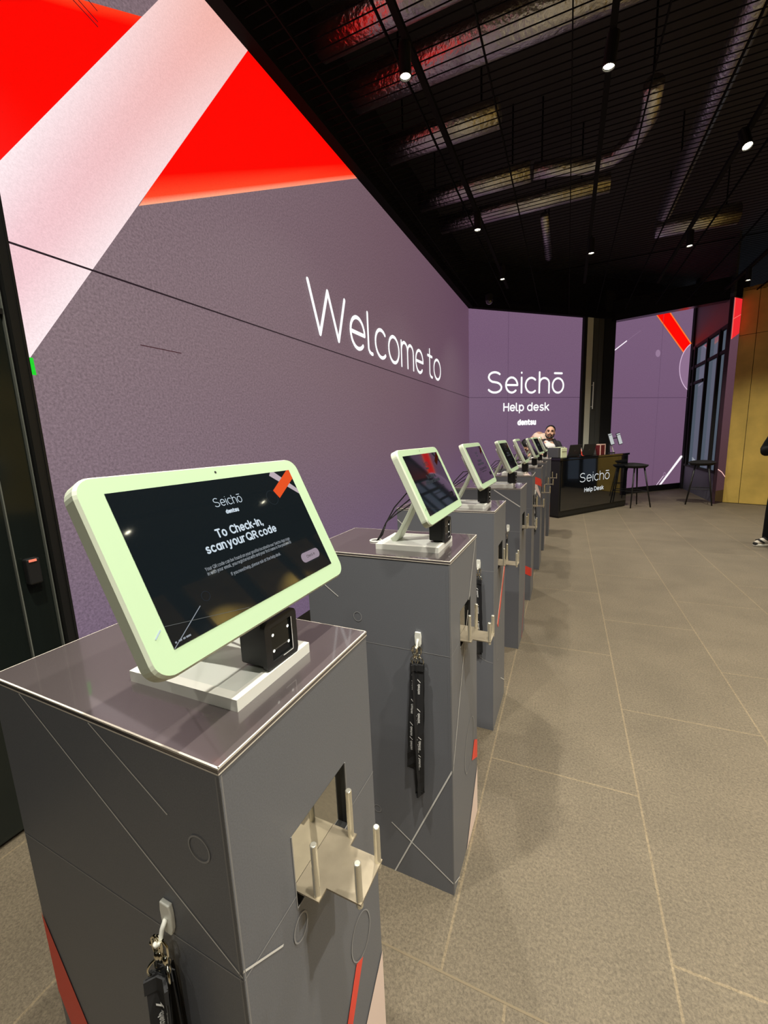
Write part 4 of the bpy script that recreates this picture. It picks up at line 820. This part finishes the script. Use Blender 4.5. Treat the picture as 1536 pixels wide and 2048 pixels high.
b.ball(A(0, .026, .058), (.083*hm, .094*hm, .082*hm), 0, 20, 12, HM); b.build('hair', M['hair'], bd, remesh=.008)
b = MB()
for q in (-1, 1): b.tube([A(.070*q, -.005, -.010), A(.066*q, -.030, -.060), A(.045*q, -.066, -.092), A(0, -.082, -.106)], [.006, .010, .014, .016], 0, 10)
b.tube([A(.034, -.086, -.074), A(.028, -.098, -.050), A(0, -.106, -.045), A(-.028, -.098, -.050), A(-.034, -.086, -.074)], .0085, 0, 8); b.build('beard', M['hair'], bd, remesh=.007)
b = MB(); torso(b, [((0, .02, .90), .165, .13), ((0, -.012, 1.10), .175, .132), ((0, -.045, 1.22), .185, .122), ((0, -.065, 1.285), .12, .085), ((.01, -.070, 1.325), .085, .078)]); tee = b.build('shirt', M['tee'], r, remesh=.012, sm=2)
b = MB(); b.cyl((-.055, -.145, 1.155), (-.055, -.172, 1.16), .058, .058, 0, 24); b.build('shirt_print', M['matte'], tee)
b = MB()
n = 22; lv = [((0, .03, .78), .185, .15), ((0, .0, 1.08), .20, .155), ((0, -.03, 1.22), .215, .145), ((0, -.055, 1.29), .15, .105), ((.01, -.06, 1.35), .105, .095)]
vs = []
for c, rx, ry in lv:
    for j in range(n+1):
        a = math.radians(-90+38+(360-76)*j/n); vs.append((c[0]+rx*math.cos(a), c[1]+ry*math.sin(a), c[2]))
b.add(vs, [(i*(n+1)+j, i*(n+1)+j+1, (i+1)*(n+1)+j+1, (i+1)*(n+1)+j) for i in range(len(lv)-1) for j in range(n)])
o = b.build('jacket', M['jacket'], r, smooth=True); sd_ = o.modifiers.new('solid', 'SOLIDIFY'); sd_.thickness = .016; sd_.offset = 0
for q in (-1, 1):
    b = MB(); chain(b, [(.160*q, -.04, 1.25), (.238*q, -.10, 1.06), (.16*q, -.27, 1.068)], [.070, .058, .046]); b.build('sleeve', M['jacket'], r, remesh=.012, sm=2)
b = MB()
torso(b, [((0, .03, .785), .18, .15), ((0, .03, .86), .182, .148), ((0, .025, .92), .17, .135)])
for q in (-1, 1): chain(b, [(.09*q, .02, .85), (.13*q, -.36, .81), (.13*q, -.30, .46), (.125*q, -.22, .38)], [.100, .076, .064, .056])
b.build('trousers', M['blackcloth'], r, remesh=.012, sm=2)
for q in (-1, 1):
    b = MB(); chain(b, [(.12*q, -.17, .345), (.12*q, -.26, .335), (.12*q, -.36, .325)], [.044, .042, .034]); b.build('shoe', M['matte'], r, remesh=.01, sm=2)
# ---- second person, bent forward with the beige back towards the room
r = empty('person', (-.34, 8.90, .03), math.radians(-62)); tag(r, 'person in a beige top bending forward beside the bearded person, only the back visible', 'person')
b = MB(); SP = [(0, .10, .93), (0, .06, 1.12), (0, -.06, 1.29), (0, -.20, 1.36)]
chain(b, SP, [.125, .13, .135, .11], (1.25, .85)); chain(b, [(0, -.20, 1.36), (0, -.30, 1.34), (0, -.37, 1.28)], [.06, .055, .055])
HM2 = Matrix.Rotation(math.radians(62), 3, 'X'); A = head(b, (0, -.43, 1.20), HM2, 1.0)
for q in (-1, 1):
    chain(b, [(.165*q, -.16, 1.32), (.21*q, -.26, 1.10), (.15*q, -.44, 1.02), (.11*q, -.50, 1.0)], [.055, .045, .034, .027]); hand(b, (.11*q, -.50, 1.0), (-.2*q, -.6, -.6), (0, -.5, -.8), (-.9*q, .1, 0), 1, .4)
    chain(b, [(.09*q, .10, .92), (.10*q, .06, .50), (.10*q, .10, .09)], [.095, .062, .042]); chain(b, [(.10*q, .11, .06), (.10*q, -.08, .035)], [.038, .030])
bd = b.build('body', M['skin'], r, remesh=.009, sm=2); face_bits(A, r, bd)
b = MB(); b.ball(A(0, .026, .045), (.088, .100, .095), 0, 20, 12, HM2); b.build('hair', M['hair'], bd, remesh=.008)
b = MB(); chain(b, [(0, .11, .88), (0, .06, 1.12), (0, -.07, 1.285), (0, -.22, 1.345)], [.15, .155, .16, .115], (1.28, .9))
for q in (-1, 1): chain(b, [(.160*q, -.15, 1.325), (.215*q, -.26, 1.10), (.16*q, -.40, 1.035)], [.072, .060, .048])
b.build('top', M['beige'], r, remesh=.012, sm=3)
b = MB(); chain(b, [(0, .11, .96), (0, .10, .86)], [.135, .14], (1.25, .95))
for q in (-1, 1): chain(b, [(.09*q, .10, .90), (.10*q, .06, .50), (.10*q, .09, .10)], [.112, .078, .062])
b.build('trousers', M['blackcloth'], r, remesh=.012, sm=2)
for q in (-1, 1):
    b = MB(); chain(b, [(.10*q, .13, .045), (.10*q, .02, .045), (.10*q, -.12, .036)], [.044, .044, .034]); b.build('shoe', M['matte'], r, remesh=.01, sm=2)
# ---- standing person at the right edge, black clothes, arms folded
r = empty('person', (2.375, 6.213, 0), math.radians(-66)); tag(r, 'standing person in black with folded arms and pale trainers at the right edge', 'person')
b = MB()
torso(b, [((0, .02, .88), .165, .125), ((0, .01, 1.0), .155, .12), ((0, -.01, 1.15), .165, .125), ((0, 0, 1.30), .19, .125), ((0, .01, 1.40), .17, .10), ((0, .01, 1.46), .075, .07)])
chain(b, [(0, .015, 1.42), (0, .0, 1.50), (0, -.015, 1.56)], [.062, .055, .055]); HM3 = Matrix.Rotation(math.radians(-6), 3, 'X'); A = head(b, (0, -.03, 1.645), HM3)
for q in (-1, 1):
    chain(b, [(.185*q, .0, 1.395), (.235*q, -.095, 1.155), (.08*q, -.185, 1.185+.03*q), (.01*q, -.185, 1.195+.03*q)], [.055, .045, .034, .027]); hand(b, (.01*q, -.185, 1.195+.03*q), (-1*q, .30, .12), (0, 1, 0), (0, 0, 1), 1, .5)
    chain(b, [(.09*q, .02, .88), (.105*q, -.01, .48), (.11*q, -.02, .09)], [.092, .060, .042]); chain(b, [(.11*q, -.02, .065), (.115*q, -.17, .040)], [.038, .030])
bd = b.build('body', M['skin'], r, remesh=.009, sm=2); face_bits(A, r, bd)
b = MB(); b.ball(A(0, .026, .058), (.084, .096, .085), 0, 20, 12, HM3); b.build('hair', M['hair'], bd, remesh=.008)
b = MB(); torso(b, [((0, .02, .90), .185, .145), ((0, .01, 1.0), .175, .138), ((0, -.01, 1.15), .182, .140), ((0, 0, 1.30), .205, .140), ((0, .01, 1.40), .185, .115), ((0, .012, 1.47), .085, .08)])
for q in (-1, 1): chain(b, [(.180*q, .0, 1.395), (.240*q, -.100, 1.150), (.09*q, -.188, 1.18+.03*q), (.02*q, -.188, 1.19+.03*q)], [.074, .062, .050, .044])
b.build('sweater', M['blackcloth'], r, remesh=.012, sm=2)
b = MB(); torso(b, [((0, .02, .80), .17, .135), ((0, .02, .90), .182, .142), ((0, .015, .98), .17, .13)])
for q in (-1, 1): chain(b, [(.085*q, .02, .88), (.105*q, -.015, .50), (.11*q, -.035, .20), (.11*q, -.04, .085)], [.118, .100, .088, .086])
b.build('trousers', M['blackcloth'], r, remesh=.012, sm=2)
for q in (-1, 1):
    x = .112*q
    b = MB(); b.prism([(-.040, .085), (.040, .085), (.046, .0), (.048, -.11), (.030, -.175), (0, -.188), (-.030, -.175), (-.048, -.11), (-.046, .0)], lambda p, k: (x+p[0], p[1]-.055, .001+.030*k)); so = b.build('sole', M['sole'], r, bevel=.008)
    b = MB(); chain(b, [(x, -.005, .070), (x, -.075, .072), (x, -.155, .052), (x, -.205, .040)], [.046, .050, .040, .030]); so2 = b.build('shoe', M['shoew'], r, remesh=.008, sm=2)
    for z, y0, y1 in ((.055, -.215, -.155), (.075, -.155, -.095)):
        b = MB(); b.ribbon([(x-.046, y1, z-.012), (x-.034, (y0+y1)/2-.005, z+.016), (x, y0+.02, z+.030), (x+.034, (y0+y1)/2-.005, z+.016), (x+.046, y1, z-.012)], (0, 1, .3), .022, 0, .006); b.build('stripe', M['matte'], so2)
    b = MB(); b.ball((x, -.223, .030), (.030, .022, .022)); b.build('toe_cap', M['matte'], so2)
